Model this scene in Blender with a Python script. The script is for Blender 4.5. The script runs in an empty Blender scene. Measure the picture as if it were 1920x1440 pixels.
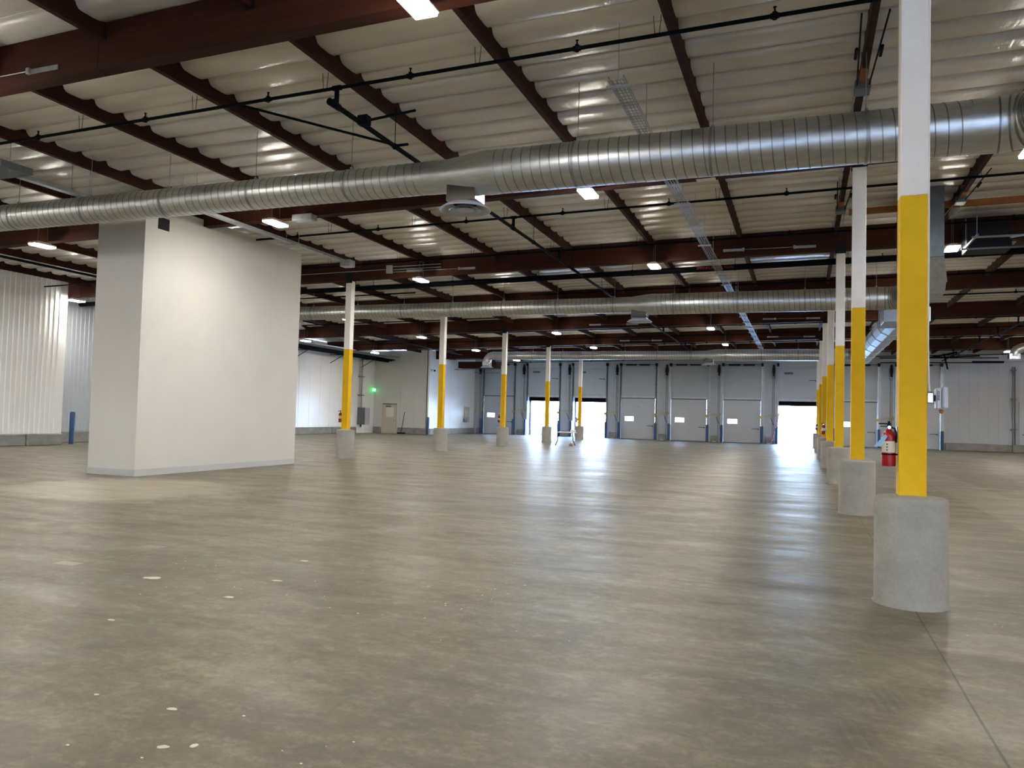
import bpy, math, random
import numpy as np
from mathutils import Vector, Matrix
random.seed(7); rng = np.random.default_rng(7)
PI = math.pi
C = bpy.context.scene.collection
sc = bpy.context.scene

# ------------------------------------------------------------------ camera
F_PX, YAW, PITCH, ROLL, CAM_H = 1444.374, -0.3612, 0.0402, 0.0262, 1.6
cd = bpy.data.cameras.new('camera'); cam = bpy.data.objects.new('camera', cd); C.objects.link(cam)
cd.sensor_fit = 'HORIZONTAL'; cd.sensor_width = 36.0; cd.lens = 36.0 * F_PX / 1920.0
cd.clip_start = .05; cd.clip_end = 400
fw = Vector((math.sin(YAW)*math.cos(PITCH), math.cos(YAW)*math.cos(PITCH), math.sin(PITCH)))
rt = Vector((math.cos(YAW), -math.sin(YAW), 0)); up = rt.cross(fw)
r2 = math.cos(ROLL)*rt + math.sin(ROLL)*up; u2 = -math.sin(ROLL)*rt + math.cos(ROLL)*up
M = Matrix((r2, u2, -fw)).transposed().to_4x4(); M.translation = Vector((0, 0, CAM_H))
cam.matrix_world = M
sc.camera = cam

# ------------------------------------------------------------------ light and exposure
SKY = 38.0; LAMP = 148.0
w = bpy.data.worlds.new('sky'); sc.world = w; w.use_nodes = True
nt = w.node_tree; nt.nodes.clear()
tc = nt.nodes.new('ShaderNodeTexCoord'); sx = nt.nodes.new('ShaderNodeSeparateXYZ')
rp = nt.nodes.new('ShaderNodeValToRGB'); bg = nt.nodes.new('ShaderNodeBackground'); wo = nt.nodes.new('ShaderNodeOutputWorld')
nt.links.new(tc.outputs['Generated'], sx.inputs[0]); nt.links.new(sx.outputs['Z'], rp.inputs[0])
rp.color_ramp.elements[0].position = 0.0; rp.color_ramp.elements[0].color = (.57, .77, 1.0, 1)
rp.color_ramp.elements[1].position = .6; rp.color_ramp.elements[1].color = (.25, .48, 1.0, 1)
nt.links.new(rp.outputs[0], bg.inputs[0]); bg.inputs[1].default_value = SKY
nt.links.new(bg.outputs[0], wo.inputs[0])
sc.view_settings.view_transform = 'Standard'; sc.view_settings.look = 'None'
sc.view_settings.gamma = 1.0; sc.view_settings.use_curve_mapping = False
sc.view_settings.exposure = 1.0
cy = sc.cycles
cy.use_denoising = True; cy.max_bounces = 8; cy.diffuse_bounces = 5; cy.glossy_bounces = 4
cy.transmission_bounces = 4; cy.sample_clamp_indirect = 6.0; cy.sample_clamp_direct = 0
cy.caustics_reflective = False; cy.caustics_refractive = False; cy.use_light_tree = True
sun = bpy.data.lights.new('sun', 'SUN'); sun.energy = 5.0; sun.angle = .01; sun.color = (1, .96, .88)
so = bpy.data.objects.new('sun', sun); C.objects.link(so); # (the sun stands behind the building: it only reaches the yard beyond the docks)
so.rotation_euler = (math.radians(40), 0, math.radians(10))

# ------------------------------------------------------------------ plan of the hall
KX, KY = .0161, -.0078                     # fall of the roof
def zr(x, y): return KX*x + KY*y
Y0, DY = 7.829, 7.319                      # beam lines
XR, XL = .9252, -14.464                    # column rows
def by(k): return Y0 + DY*k
PX = [.80 - 2.47*i for i in range(-6, 13)] # purlin lines (x)
WY = 59.0                                  # dock wall
DOORX = [-24.70 + 3.845*i for i in range(9)]; DW = 2.62; DH = 3.17

# ------------------------------------------------------------------ materials
def mat(name, col=(.5, .5, .5), rough=.5, metal=0., spec=.5, emit=None, es=0.):
    m = bpy.data.materials.new(name); m.use_nodes = True
    b = m.node_tree.nodes['Principled BSDF']
    b.inputs['Base Color'].default_value = (*col, 1); b.inputs['Roughness'].default_value = rough
    b.inputs['Metallic'].default_value = metal; b.inputs['Specular IOR Level'].default_value = spec
    if emit: b.inputs['Emission Color'].default_value = (*emit, 1); b.inputs['Emission Strength'].default_value = es
    return m
class NT:
    def __init__(s, m): s.m = m; s.t = m.node_tree; s.b = s.t.nodes['Principled BSDF']
    def n(s, k, **kw):
        o = s.t.nodes.new(k)
        for a, v in kw.items(): setattr(o, a, v)
        return o
    def l(s, a, b): s.t.links.new(a, b)
    def co(s, kind='Object', scale=(1, 1, 1), rot=(0, 0, 0)):
        t = s.n('ShaderNodeTexCoord'); mp = s.n('ShaderNodeMapping'); mp.inputs['Scale'].default_value = scale
        mp.inputs['Rotation'].default_value = rot
        s.l(t.outputs[kind], mp.inputs[0]); return mp.outputs[0]
    def noise(s, vec, scale, detail=4, rough=.55, dist=0.):
        o = s.n('ShaderNodeTexNoise'); o.inputs['Scale'].default_value = scale; o.inputs['Detail'].default_value = detail
        o.inputs['Roughness'].default_value = rough; o.inputs['Distortion'].default_value = dist
        s.l(vec, o.inputs['Vector']); return o.outputs['Fac']
    def ramp(s, fac, stops):
        o = s.n('ShaderNodeValToRGB'); e = o.color_ramp.elements
        while len(e) < len(stops): e.new(.5)
        for i, (p, c) in enumerate(stops):
            e[i].position = p; e[i].color = (*c, 1) if len(c) == 3 else c
        s.l(fac, o.inputs[0]); return o.outputs[0]
    def mix(s, fac, a, b, mode='MIX'):
        o = s.n('ShaderNodeMix'); o.data_type = 'RGBA'; o.blend_type = mode
        for v, i in ((fac, 0), (a, 6), (b, 7)):
            if isinstance(v, (int, float)): o.inputs[i].default_value = v
            elif isinstance(v, tuple): o.inputs[i].default_value = (*v, 1)
            else: s.l(v, o.inputs[i])
        return o.outputs[2]
    def math(s, op, a, b=None, c=None, clamp=False):
        o = s.n('ShaderNodeMath'); o.operation = op; o.use_clamp = clamp
        for i, v in enumerate((a, b, c)):
            if v is None: continue
            if isinstance(v, (int, float)): o.inputs[i].default_value = v
            else: s.l(v, o.inputs[i])
        return o.outputs[0]
    def bump(s, h, strength=.3, dist=.02, prev=None):
        o = s.n('ShaderNodeBump'); o.inputs['Strength'].default_value = strength; o.inputs['Distance'].default_value = dist
        s.l(h, o.inputs['Height'])
        if prev: s.l(prev, o.inputs['Normal'])
        s.l(o.outputs[0], s.b.inputs['Normal']); return o.outputs[0]
    def xyz(s, kind='Object'):
        t = s.n('ShaderNodeTexCoord'); q = s.n('ShaderNodeSeparateXYZ'); s.l(t.outputs[kind], q.inputs[0]); return q.outputs

def paint(name, col, rough=.45, var=.08, scale=3., spec=.5, bump=.05):
    m = mat(name, col, rough, spec=spec); N = NT(m)
    f = N.noise(N.co(), scale, 5); a = tuple(max(0, c*(1-var)) for c in col); b = tuple(min(1, c*(1+var)) for c in col)
    N.l(N.ramp(f, [(.3, a), (.7, b)]), N.b.inputs['Base Color'])
    if bump: N.bump(N.noise(N.co(), scale*12, 3), bump, .005)
    return m

M_ = {}
# insulation foil: cream vinyl
m = mat('insulation_vinyl', (.60, .575, .53), .3, spec=.5); N = NT(m); M_['vinyl'] = m
c1 = N.co(scale=(.6, 2.2, 1)); f = N.noise(c1, 1.2, 4)
N.l(N.ramp(f, [(.25, (.70, .675, .63)), (.75, (.80, .775, .73))]), N.b.inputs['Base Color'])
wr = N.noise(N.co(scale=(5.5, 1.2, 1), rot=(0, 0, .25)), 2.0, 4, .55, .25)
wr2 = N.noise(N.co(scale=(1.0, 3.5, 1), rot=(0, 0, -.2)), 1.5, 3, .5, .2)
bp = N.bump(wr, .38, .03); N.bump(wr2, .20, .04, bp)
N.b.inputs['Roughness'].default_value = .23

def wood(name, axis, dark, light):
    m = mat(name, dark, .7, spec=.12); N = NT(m)
    s = (.35, 14, 14) if axis == 'x' else (14, .35, 14)
    g = N.noise(N.co(scale=s), 1.0, 6, .6, .3); k = N.noise(N.co(scale=(1.2, 1.2, 1.2)), 1.1, 3)
    col = N.ramp(g, [(.25, dark), (.75, light)])
    col = N.mix(N.math('MULTIPLY', k, .45), col, tuple(c*.5 for c in dark))
    N.l(col, N.b.inputs['Base Color']); N.bump(g, .15, .004); return m
M_['beam'] = wood('stained_glulam', 'x', (.028, .0082, .0044), (.064, .0185, .0088))
M_['purlin'] = wood('stained_purlin', 'y', (.025, .0078, .0043), (.056, .0175, .009))
M_['rawwood'] = wood('raw_timber', 'x', (.33, .12, .045), (.48, .20, .08))

m = mat('galvanised_duct', (.55, .56, .56), .3, 1.0); N = NT(m); M_['duct'] = m
f = N.noise(N.co(scale=(3, 12, 12)), 1.2, 5); N.l(N.ramp(f, [(.3, (.52, .54, .54)), (.7, (.68, .70, .70))]), N.b.inputs['Base Color'])
N.l(N.ramp(N.noise(N.co(scale=(6, 1, 1)), 1.5, 4), [(.3, (.32, .32, .32)), (.7, (.42, .42, .42))]), N.b.inputs['Roughness'])
M_['seam'] = mat('duct_lock_seam', (.24, .25, .25), .4, 1.0)
M_['galv'] = paint('galvanised_steel', (.42, .44, .45), .35, .15, 8); NT(M_['galv']).b.inputs['Metallic'].default_value = .7
M_['lightsteel'] = paint('pale_zinc_steel', (.52, .56, .60), .3, .12, 4)
M_['galv_dark'] = paint('dull_steel', (.13, .15, .16), .5, .15, 6); NT(M_['galv_dark']).b.inputs['Metallic'].default_value = .4
M_['wire'] = mat('galvanised_wire', (.30, .32, .33), .4, .8)
M_['chrome'] = mat('bright_duct_collar', (.7, .72, .73), .16, 1.0)
M_['black'] = mat('black_pipe', (.003, .0035, .005), .65, spec=.05)
M_['blackst'] = mat('black_steel', (.008, .008, .010), .55, spec=.15)
M_['white'] = paint('white_paint', (.88, .86, .825), .4, .03, 4)
M_['yellow'] = paint('yellow_paint', (.74, .44, .008), .6, .06, 5, spec=.15, bump=.12)
N = NT(M_['yellow']); N.bump(N.noise(N.co(scale=(9, 9, .6)), 2.0, 4), .12, .005)
N = NT(M_['white']); N.bump(N.noise(N.co(scale=(9, 9, .6)), 2.0, 4), .2, .01)
M_['dry'] = paint('white_drywall', (.70, .685, .64), .7, .02, 1.2, .3, .03)
M_['trimw'] = paint('pale_cove_base', (.56, .57, .57), .5, .03)
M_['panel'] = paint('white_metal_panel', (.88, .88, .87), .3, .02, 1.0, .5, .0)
M_['panel_dull'] = paint('grey_white_insulated_panel', (.42, .455, .49), .42, .03, 1.0, .5, .0)  # panel grey, with some of the docks' blue daylight put into the colour
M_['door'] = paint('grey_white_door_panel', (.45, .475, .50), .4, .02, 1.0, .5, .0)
M_['doorcream'] = paint('cream_door_paint', (.55, .50, .43), .5, .02)
M_['blue'] = paint('blue_bollard_sleeve', (.008, .05, .16), .4, .1, 3)
M_['red'] = mat('red_enamel', (.30, .005, .012), .2)
M_['paper'] = mat('pale_label', (.62, .56, .42), .6)
M_['tag'] = mat('light_blue_tag', (.28, .50, .72), .6)
M_['lightgrey'] = mat('light_grey_plastic', (.50, .52, .60), .35)
M_['yellowgreen'] = mat('faded_yellow_steel', (.42, .38, .10), .5)
M_['purple'] = mat('violet_fibreglass', (.30, .16, .22), .5)
M_['glass'] = mat('window_glazing', (.9, .95, 1.0), .05); NT(M_['glass']).b.inputs['Transmission Weight'].default_value = 1.0
M_['green'] = mat('green_exit_lens', (.02, .6, .1), .4, emit=(.02, 1.0, .16), es=.7)
M_['lens'] = mat('lamp_lens', (1, 1, 1), .4, emit=(1.0, .93, .83), es=LAMP)
M_['exitletters'] = mat('white_letters', (.8, .8, .8), .5, emit=(.7, 1, .8), es=2.0)
M_['dark'] = mat('dark_opening', (.01, .01, .011), .8)
M_['seal'] = mat('dark_dock_seal', (.004, .004, .005), .9, spec=.05)
M_['redink'] = mat('red_lettering', (.35, .02, .01), .5)
M_['plaster'] = mat('white_plaster_flake', (.74, .70, .60), .8)
M_['tape'] = mat('faded_tape', (.36, .33, .27), .6)
M_['asphalt'] = paint('pale_concrete_yard', (.55, .55, .53), .8, .08, .3)
M_['teal'] = mat('teal_car_paint', (.002, .03, .05), .4)
M_['orange'] = mat('orange_plastic', (.40, .17, .10), .6)
M_['tyre'] = mat('tyre_rubber', (.02, .02, .02), .8)
M_['tint'] = mat('tinted_glass', (.02, .03, .04), .1)

# concrete (pedestals, curbs)
def concrete(name, a, b, rough=.7):
    m = mat(name, a, rough, spec=.3); N = NT(m)
    f = N.noise(N.co(scale=(1, 1, 1.6)), 2.2, 6, .6, .4); g = N.noise(N.co(), 30, 3)
    col = N.ramp(f, [(.3, a), (.7, b)]); N.l(N.mix(.12, col, N.ramp(g, [(.3, (.1, .1, .1)), (.7, (.6, .6, .6))]), 'OVERLAY'), N.b.inputs['Base Color'])
    N.bump(g, .12, .004); return m
M_['conc'] = concrete('smooth_grey_concrete', (.275, .262, .235), (.37, .352, .318))
M_['curb'] = concrete('grey_curb_concrete', (.20, .20, .18), (.31, .30, .28))

# floor slab
m = mat('polished_slab', (.3, .28, .25), .35, spec=.42); N = NT(m); M_['floor'] = m
X, Y, Z = N.xyz()[:3]
big = N.noise(N.co(scale=(.8, 1.2, 1)), .22, 6, .62, .15)
mid = N.noise(N.co(scale=(.9, 1.2, 1), rot=(0, 0, .36)), 1.0, 10, .70, .25)
fine = N.noise(N.co(), 22, 8, .75)
gr2 = N.noise(N.co(scale=(.8, 1.2, 1), rot=(0, 0, .36)), 6.5, 10, .75, .2)
sm = N.noise(N.co(scale=(.5, 1.3, 1), rot=(0, 0, .5)), 2.0, 9, .70, .4)
base = N.ramp(mid, [(.36, (.155, .135, .091)), (.5, (.240, .213, .148)), (.64, (.34, .306, .222))])
mot = N.noise(N.co(scale=(1, 1.2, 1), rot=(0, 0, .3)), 3.4, 9, .68, .5)
base = N.mix(N.ramp(mot, [(.38, (.42, .42, .42)), (.60, (0, 0, 0))]), base, (.110, .098, .078))
base = N.mix(N.ramp(big, [(.38, (0, 0, 0)), (.62, (1, 1, 1))]), N.mix(.45, base, (.120, .108, .090)), base)
base = N.mix(N.ramp(sm, [(.52, (0, 0, 0)), (.68, (.55, .55, .55))]), base, (.105, .094, .080))
base = N.mix(N.ramp(gr2, [(.40, (.40, .40, .40)), (.58, (0, 0, 0))]), base, (.115, .100, .070))
base = N.mix(N.ramp(gr2, [(.52, (0, 0, 0)), (.68, (.45, .45, .45))]), base, (.36, .33, .25))
base = N.mix(N.ramp(fine, [(.36, (.45, .45, .45)), (.56, (0, 0, 0))]), base, (.09, .08, .06))
# rough, pitted areas with pale grit
def blob(cx, cy, rx, ry, soft=.5):
    ax = N.math('DIVIDE', N.math('SUBTRACT', X, cx), rx); ay = N.math('DIVIDE', N.math('SUBTRACT', Y, cy), ry)
    d = N.math('SQRT', N.math('ADD', N.math('MULTIPLY', ax, ax), N.math('MULTIPLY', ay, ay)))
    d = N.math('ADD', d, N.math('MULTIPLY', N.math('SUBTRACT', mid, .5), 1.6))
    return N.math('SUBTRACT', 1.0, N.math('DIVIDE', N.math('SUBTRACT', d, 1-soft), soft), clamp=True)
vor = N.n('ShaderNodeTexVoronoi'); vor.inputs['Scale'].default_value = 34; N.l(N.co(), vor.inputs['Vector'])
grit = N.ramp(vor.outputs['Distance'], [(.10, (1, 1, 1)), (.22, (0, 0, 0))])
pits = N.math('ADD', N.math('ADD', blob(-1.55, 2.75, .75, .5), blob(-2.3, 6.1, .6, .8)), blob(1.9, 4.6, .9, .9), clamp=True)
base = N.mix(N.math('MULTIPLY', N.math('MULTIPLY', grit, pits), .5), base, (.55, .52, .45))
# darker worn areas / lighter patches of the slab itself, then a dark blob by the pedestal
base = N.mix(N.math('MULTIPLY', blob(-5.0, 13.0, 3.0, 1.9), .55), base, (.115, .105, .092))
base = N.mix(N.math('MULTIPLY', blob(3.6, 10.2, 2.0, 1.6), .35), base, (.13, .115, .10))
base = N.mix(N.math('MULTIPLY', blob(-12.2, 11.3, 2.6, 2.3, .3), .70), base, (.42, .385, .31))
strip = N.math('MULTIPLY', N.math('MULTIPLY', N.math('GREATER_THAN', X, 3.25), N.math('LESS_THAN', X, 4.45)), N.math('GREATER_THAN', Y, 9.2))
base = N.mix(N.math('MULTIPLY', blob(.05, 7.95, .62, .13), .5), base, (.07, .062, .05))  # narrow dark blob left of the nearest pedestal
st_ = N.math('GREATER_THAN', N.math('FRACT', N.math('ADD', N.math('MULTIPLY', X, 17.0), N.math('MULTIPLY', Y, 3.0))), .45)
tm = N.math('MAXIMUM', blob(.47, 5.05, .13, .26, .4), blob(.28, 4.42, .13, .20, .4))
base = N.mix(N.math('MULTIPLY', N.math('MULTIPLY', tm, N.math('ADD', N.math('MULTIPLY', st_, .6), .4)), .42), base, (.07, .062, .05))
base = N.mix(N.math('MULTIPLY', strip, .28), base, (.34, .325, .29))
# control joints
def joint(axis, c, lo=None, hi=None, wd=.0075):
    u, v = (X, Y) if axis == 'x' else (Y, X)
    g = N.math('ADD', u, N.math('MULTIPLY', N.math('SUBTRACT', big, .5), .03))
    g = N.math('LESS_THAN', N.math('ABSOLUTE', N.math('SUBTRACT', g, c)), wd)
    if lo is not None: g = N.math('MULTIPLY', g, N.math('GREATER_THAN', v, lo))
    if hi is not None: g = N.math('MULTIPLY', g, N.math('LESS_THAN', v, hi))
    return g
js = [joint('x', .93), joint('x', XL), joint('x', -6.72, -9, 12.2), joint('x', -3.29, 10.93, 40), joint('y', Y0, wd=.009), joint('y', 10.92, wd=.009), joint('y', by(1), wd=.012), joint('y', by(2), wd=.012), joint('y', by(3), wd=.015)]
J = js[0]
for q in js[1:]: J = N.math('MAXIMUM', J, q)
base = N.mix(N.math('MULTIPLY', J, .72), base, (.05, .045, .04))
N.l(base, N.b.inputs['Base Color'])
rr = N.ramp(N.noise(N.co(scale=(.5, 1.6, 1)), 1.2, 6, .6, .8), [(.3, (.34, .34, .34)), (.7, (.54, .54, .54))])
N.l(rr, N.b.inputs['Roughness'])
b1 = N.bump(N.noise(N.co(scale=(.8, 1.2, 1)), 1.3, 4, .55), .10, .02)
N.bump(N.math('ADD', N.math('MULTIPLY', fine, .3), N.math('MULTIPLY', N.math('MULTIPLY', grit, pits), 1.0)), .18, .006, b1)

# ------------------------------------------------------------------ mesh helpers
class MB:
    def __init__(s): s.v = []; s.f = []; s.mi = []
    def add(s, vs, fs, mi=0):
        o = len(s.v); s.v += [tuple(q) for q in vs]; s.f += [tuple(i+o for i in f) for f in fs]; s.mi += [mi]*len(fs); return s
    def box(s, x0, x1, y0, y1, z0, z1, mi=0, bev=0.):
        if bev <= 0:
            v = [(x, y, z) for z in (z0, z1) for y in (y0, y1) for x in (x0, x1)]
            return s.add(v, [(0, 2, 3, 1), (4, 5, 7, 6), (0, 1, 5, 4), (2, 6, 7, 3), (0, 4, 6, 2), (1, 3, 7, 5)], mi)
        b = min(bev, (x1-x0)/2.01, (y1-y0)/2.01, (z1-z0)/2.01); v = []; idx = {}
        for i, (sx_, x) in enumerate(((-1, x0), (1, x1))):
            for j, (sy, y) in enumerate(((-1, y0), (1, y1))):
                for k, (sz, z) in enumerate(((-1, z0), (1, z1))):
                    for a in range(3):
                        p = [x, y, z]
                        for q, sg in ((0, sx_), (1, sy), (2, sz)):
                            if q != a: p[q] -= sg*b
                        idx[i, j, k, a] = len(v); v.append(p)
        f = []
        f += [tuple(idx[i, j, k, 0] for j, k in ((0, 0), (1, 0), (1, 1), (0, 1))) for i in (0, 1)]
        f += [tuple(idx[i, j, k, 1] for i, k in ((0, 0), (1, 0), (1, 1), (0, 1))) for j in (0, 1)]
        f += [tuple(idx[i, j, k, 2] for i, j in ((0, 0), (1, 0), (1, 1), (0, 1))) for k in (0, 1)]
        for i in (0, 1):
            for j in (0, 1):
                for k in (0, 1): f.append((idx[i, j, k, 0], idx[i, j, k, 1], idx[i, j, k, 2]))
        for i in (0, 1):
            for j in (0, 1): f.append((idx[i, j, 0, 0], idx[i, j, 1, 0], idx[i, j, 1, 1], idx[i, j, 0, 1]))
            for k in (0, 1): f.append((idx[i, 0, k, 0], idx[i, 1, k, 0], idx[i, 1, k, 2], idx[i, 0, k, 2]))
        for j in (0, 1):
            for k in (0, 1): f.append((idx[0, j, k, 1], idx[1, j, k, 1], idx[1, j, k, 2], idx[0, j, k, 2]))
        return s.add(v, f, mi)
    def tube(s, p0, p1, r, n=8, r1=None, mi=0, caps=True):
        p0 = Vector(p0); p1 = Vector(p1); d = (p1-p0)
        if d.length < 1e-6: return s
        d.normalize(); a = d.orthogonal().normalized(); b = d.cross(a); r1 = r if r1 is None else r1; v = []
        for p, rr_ in ((p0, r), (p1, r1)):
            v += [p + rr_*(math.cos(2*PI*i/n)*a + math.sin(2*PI*i/n)*b) for i in range(n)]
        f = [(i, (i+1) % n, n+(i+1) % n, n+i) for i in range(n)]
        if caps: f += [tuple(range(n))[::-1], tuple(range(n, 2*n))]
        return s.add(v, f, mi)
    def path(s, pts, r, n=8, mi=0, caps=True):
        """round bar along a smooth or broken line"""
        P = [Vector(p) for p in pts]; v = []; a = None
        for i, p in enumerate(P):
            d = (P[min(i+1, len(P)-1)] - P[max(i-1, 0)]).normalized()
            if a is None: a = d.orthogonal().normalized()
            a = (a - d*a.dot(d)).normalized(); b = d.cross(a)
            rad = r[i] if isinstance(r, (list, tuple)) else r
            v += [p + rad*(math.cos(2*PI*k/n)*a + math.sin(2*PI*k/n)*b) for k in range(n)]
        f = [(i*n+k, i*n+(k+1) % n, (i+1)*n+(k+1) % n, (i+1)*n+k) for i in range(len(P)-1) for k in range(n)]
        if caps: f += [tuple(range(n))[::-1], tuple(range((len(P)-1)*n, len(P)*n))]
        return s.add(v, f, mi)
    def lathe(s, prof, c=(0, 0, 0), n=32, mi=0, closed=False):
        v = []; m_ = len(prof)
        for r, z in prof: v += [(c[0]+r*math.cos(2*PI*i/n), c[1]+r*math.sin(2*PI*i/n), c[2]+z) for i in range(n)]
        f = [(j*n+i, j*n+(i+1) % n, (j+1)*n+(i+1) % n, (j+1)*n+i) for j in range(m_-1) for i in range(n)]
        if closed: f += [tuple(range(n))[::-1], tuple(range((m_-1)*n, m_*n))]
        return s.add(v, f, mi)
    def prism(s, poly, y0, y1, axis='y', mi=0):
        """poly of two coordinates pushed along an axis"""
        def P(a, b, t): return {'y': (a, t, b), 'x': (t, a, b), 'z': (a, b, t)}[axis]
        n = len(poly); v = [P(a, b, y0) for a, b in poly] + [P(a, b, y1) for a, b in poly]
        f = [tuple(range(n))[::-1], tuple(range(n, 2*n))] + [(i, (i+1) % n, n+(i+1) % n, n+i) for i in range(n)]
        return s.add(v, f, mi)

def fix(me):
    import bmesh
    bm = bmesh.new(); bm.from_mesh(me); bmesh.ops.recalc_face_normals(bm, faces=bm.faces); bm.to_mesh(me); bm.free()
def link(name, me, parent=None, loc=None):
    o = bpy.data.objects.new(name, me); C.objects.link(o)
    if parent: o.parent = parent
    if loc: o.location = loc
    return o
def mk(name, mb, mats, parent=None, smooth=False, loc=None, angle=None):
    me = bpy.data.meshes.new(name); me.from_pydata(mb.v, [], mb.f)
    for m_ in (mats if isinstance(mats, (list, tuple)) else [mats]): me.materials.append(M_[m_] if isinstance(m_, str) else m_)
    if any(mb.mi): me.polygons.foreach_set('material_index', mb.mi)
    fix(me)
    if smooth:
        me.polygons.foreach_set('use_smooth', [True]*len(me.polygons))
        try: me.set_sharp_from_angle(angle=angle or math.radians(35))
        except Exception: pass
    me.update(); return link(name, me, parent, loc)
def tag(o, label, cat, group=None, kind=None):
    o['label'] = label; o['category'] = cat
    if group: o['group'] = group
    if kind: o['kind'] = kind
    return o
def struct(o): o['kind'] = 'structure'; return o
def lettering(name, body, size, m_, parent, loc, align='LEFT'):
    cu = bpy.data.curves.new(name, 'FONT'); cu.body = body; cu.size = size; cu.extrude = .002; cu.align_x = align
    tmp = bpy.data.objects.new(name + '_tmp', cu); C.objects.link(tmp); bpy.context.view_layer.update()
    me = bpy.data.meshes.new_from_object(tmp.evaluated_get(bpy.context.evaluated_depsgraph_get()))
    bpy.data.objects.remove(tmp); bpy.data.curves.remove(cu)
    me.materials.clear(); me.materials.append(M_[m_])
    o = link(name, me, parent, loc); o.rotation_euler = (PI/2, 0, 0); return o
def thing(name, label, cat, loc=(0, 0, 0), rz=0., group=None):
    o = bpy.data.objects.new(name, None); C.objects.link(o); o.location = loc; o.rotation_euler = (0, 0, rz)
    o.empty_display_size = .2
    return tag(o, label, cat, group)
def dup(root, loc, label=None, rz=None, skip=()):
    r = root.copy(); C.objects.link(r); r.location = loc
    if rz is not None: r.rotation_euler = (0, 0, rz)
    if label: r['label'] = label
    for ch in list(root.children):
        if ch.name.split('.')[0] in skip: continue
        c = ch.copy(); C.objects.link(c); c.parent = r
        for g in ch.children:
            d = g.copy(); C.objects.link(d); d.parent = c
    return r
ORD = ['nearest', 'second', 'third', 'fourth', 'fifth', 'sixth', 'seventh', 'eighth', 'ninth', 'tenth', 'eleventh', 'twelfth', 'thirteenth']
ORD1 = ['first'] + ORD[1:]

# ------------------------------------------------------------------ the setting
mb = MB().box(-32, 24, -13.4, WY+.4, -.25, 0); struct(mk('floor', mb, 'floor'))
mb = MB().box(-90, 90, WY+.4, 220, -1.35, -1.2); mb.box(-90, 90, -120, -13.4, -.2, -.05); g = mk('ground', mb, 'asphalt'); struct(g)

def ribbed(name, p0, p1, z0, z1, period, amp, mat_, prof=None, seam=None):
    """upright metal panelling from p0 to p1 (plan points), ribs standing proud to the left of the run; ztop follows the roof"""
    p0 = Vector((p0[0], p0[1])); p1 = Vector((p1[0], p1[1])); d = p1-p0; L = d.length; d /= L; n = Vector((-d.y, d.x))
    s = [0.]; off = [0.]
    t = 0
    while t < L-1e-6:
        for a, o_ in ((.30, 0), (.40, amp), (.60, amp), (.70, 0), (1.0, 0)):
            q = t + a*period
            if q < L: s.append(q); off.append(o_)
        t += period
    s.append(L); off.append(0)
    if seam:
        k = seam
        while k < L:
            s += [k-.012, k-.008, k+.008, k+.012]; off += [None, -.012, -.012, None]; k += seam
        o_ = np.argsort(s, kind='stable'); s = [s[i] for i in o_]; off = [off[i] for i in o_]; off = [0. if v is None else v for v in off]
    V = []; 
    for a, o_ in zip(s, off):
        p = p0 + d*a + n*o_
        V += [(p.x, p.y, z0), (p.x, p.y, (z1 if z1 else 7.02 + zr(p.x, p.y)))]
    m_ = len(s); Fc = [(2*i, 2*i+2, 2*i+3, 2*i+1) for i in range(m_-1)]
    for a in (0, L):
        p = p0 + d*a - n*.22; V += [(p.x, p.y, z0), (p.x, p.y, (z1 if z1 else 7.02 + zr(p.x, p.y)))]
    k = 2*m_
    Fc += [(0, 1, k+1, k), (2*m_-2, k+2, k+3, 2*m_-1), (k, k+1, k+3, k+2)]
    b = MB(); b.add(V, Fc); return struct(mk(name, b, mat_))
# left side: near wall, then a set-back wall, then the far one, a return with the staff door, and the wall beside the docks
ribbed('wall_left', (-26.85, 21.6), (-26.85, -13), 0, None, .20, .028, 'panel')
ribbed('wall_left.001', (-28.2, 30.3), (-28.2, 21.6), 0, None, .20, .028, 'panel_dull')  # duller panel puts the shade of the recess into the wall colour
ribbed('wall_left.002', (-26.85, 21.6), (-28.5, 21.6), 0, None, .20, .0, 'panel')
ribbed('wall_left.003', (-30.2, 50.6), (-30.2, 30.3), 0, None, .19, .006, 'panel', seam=1.16)
ribbed('wall_left.004', (-28.2, 30.3), (-30.5, 30.3), 0, None, .20, .0, 'panel')
M_['panel_warm'] = paint('warm_grey_panel', (.60, .60, .565), .45, .03, 1.0, .4, .0)
ribbed('wall_left.005', (-25.62, 50.6), (-28.24, 50.6), 0, None, .13, .003, 'panel_warm', seam=1.16)
ribbed('wall_left.006', (-28.24, 50.6), (-29.40, 50.6), 2.18, None, .13, .003, 'panel_warm')
ribbed('wall_left.007', (-29.40, 50.6), (-30.45, 50.6), 0, None, .13, .003, 'panel_warm')
ribbed('wall_left.008', (-25.62, WY), (-25.62, 50.6), 0, None, .19, .005, 'panel', seam=1.16)
ribbed('wall_right', (23.5, -13), (23.5, WY), 0, None, .20, .02, 'panel')
REAR = [(-4.5, -.5), (3.5, 7.5), (11.0, 15.0)]      # unseen openings behind the camera, added and sized for duct highlight and fill
xs_ = [-27.0] + [v for p_ in REAR for v in p_] + [23.6]
mbr = MB()
for i in range(0, len(xs_), 2): mbr.box(xs_[i], xs_[i+1], -13.3, -13.0, 0, 7.1)
for a_, b_ in REAR: mbr.box(a_, b_, -13.3, -13.0, 1.8, 7.1); mbr.box(a_, b_, -13.3, -13.0, 0, 1.1)
struct(mk('wall_front', mbr, 'panel'))
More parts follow.
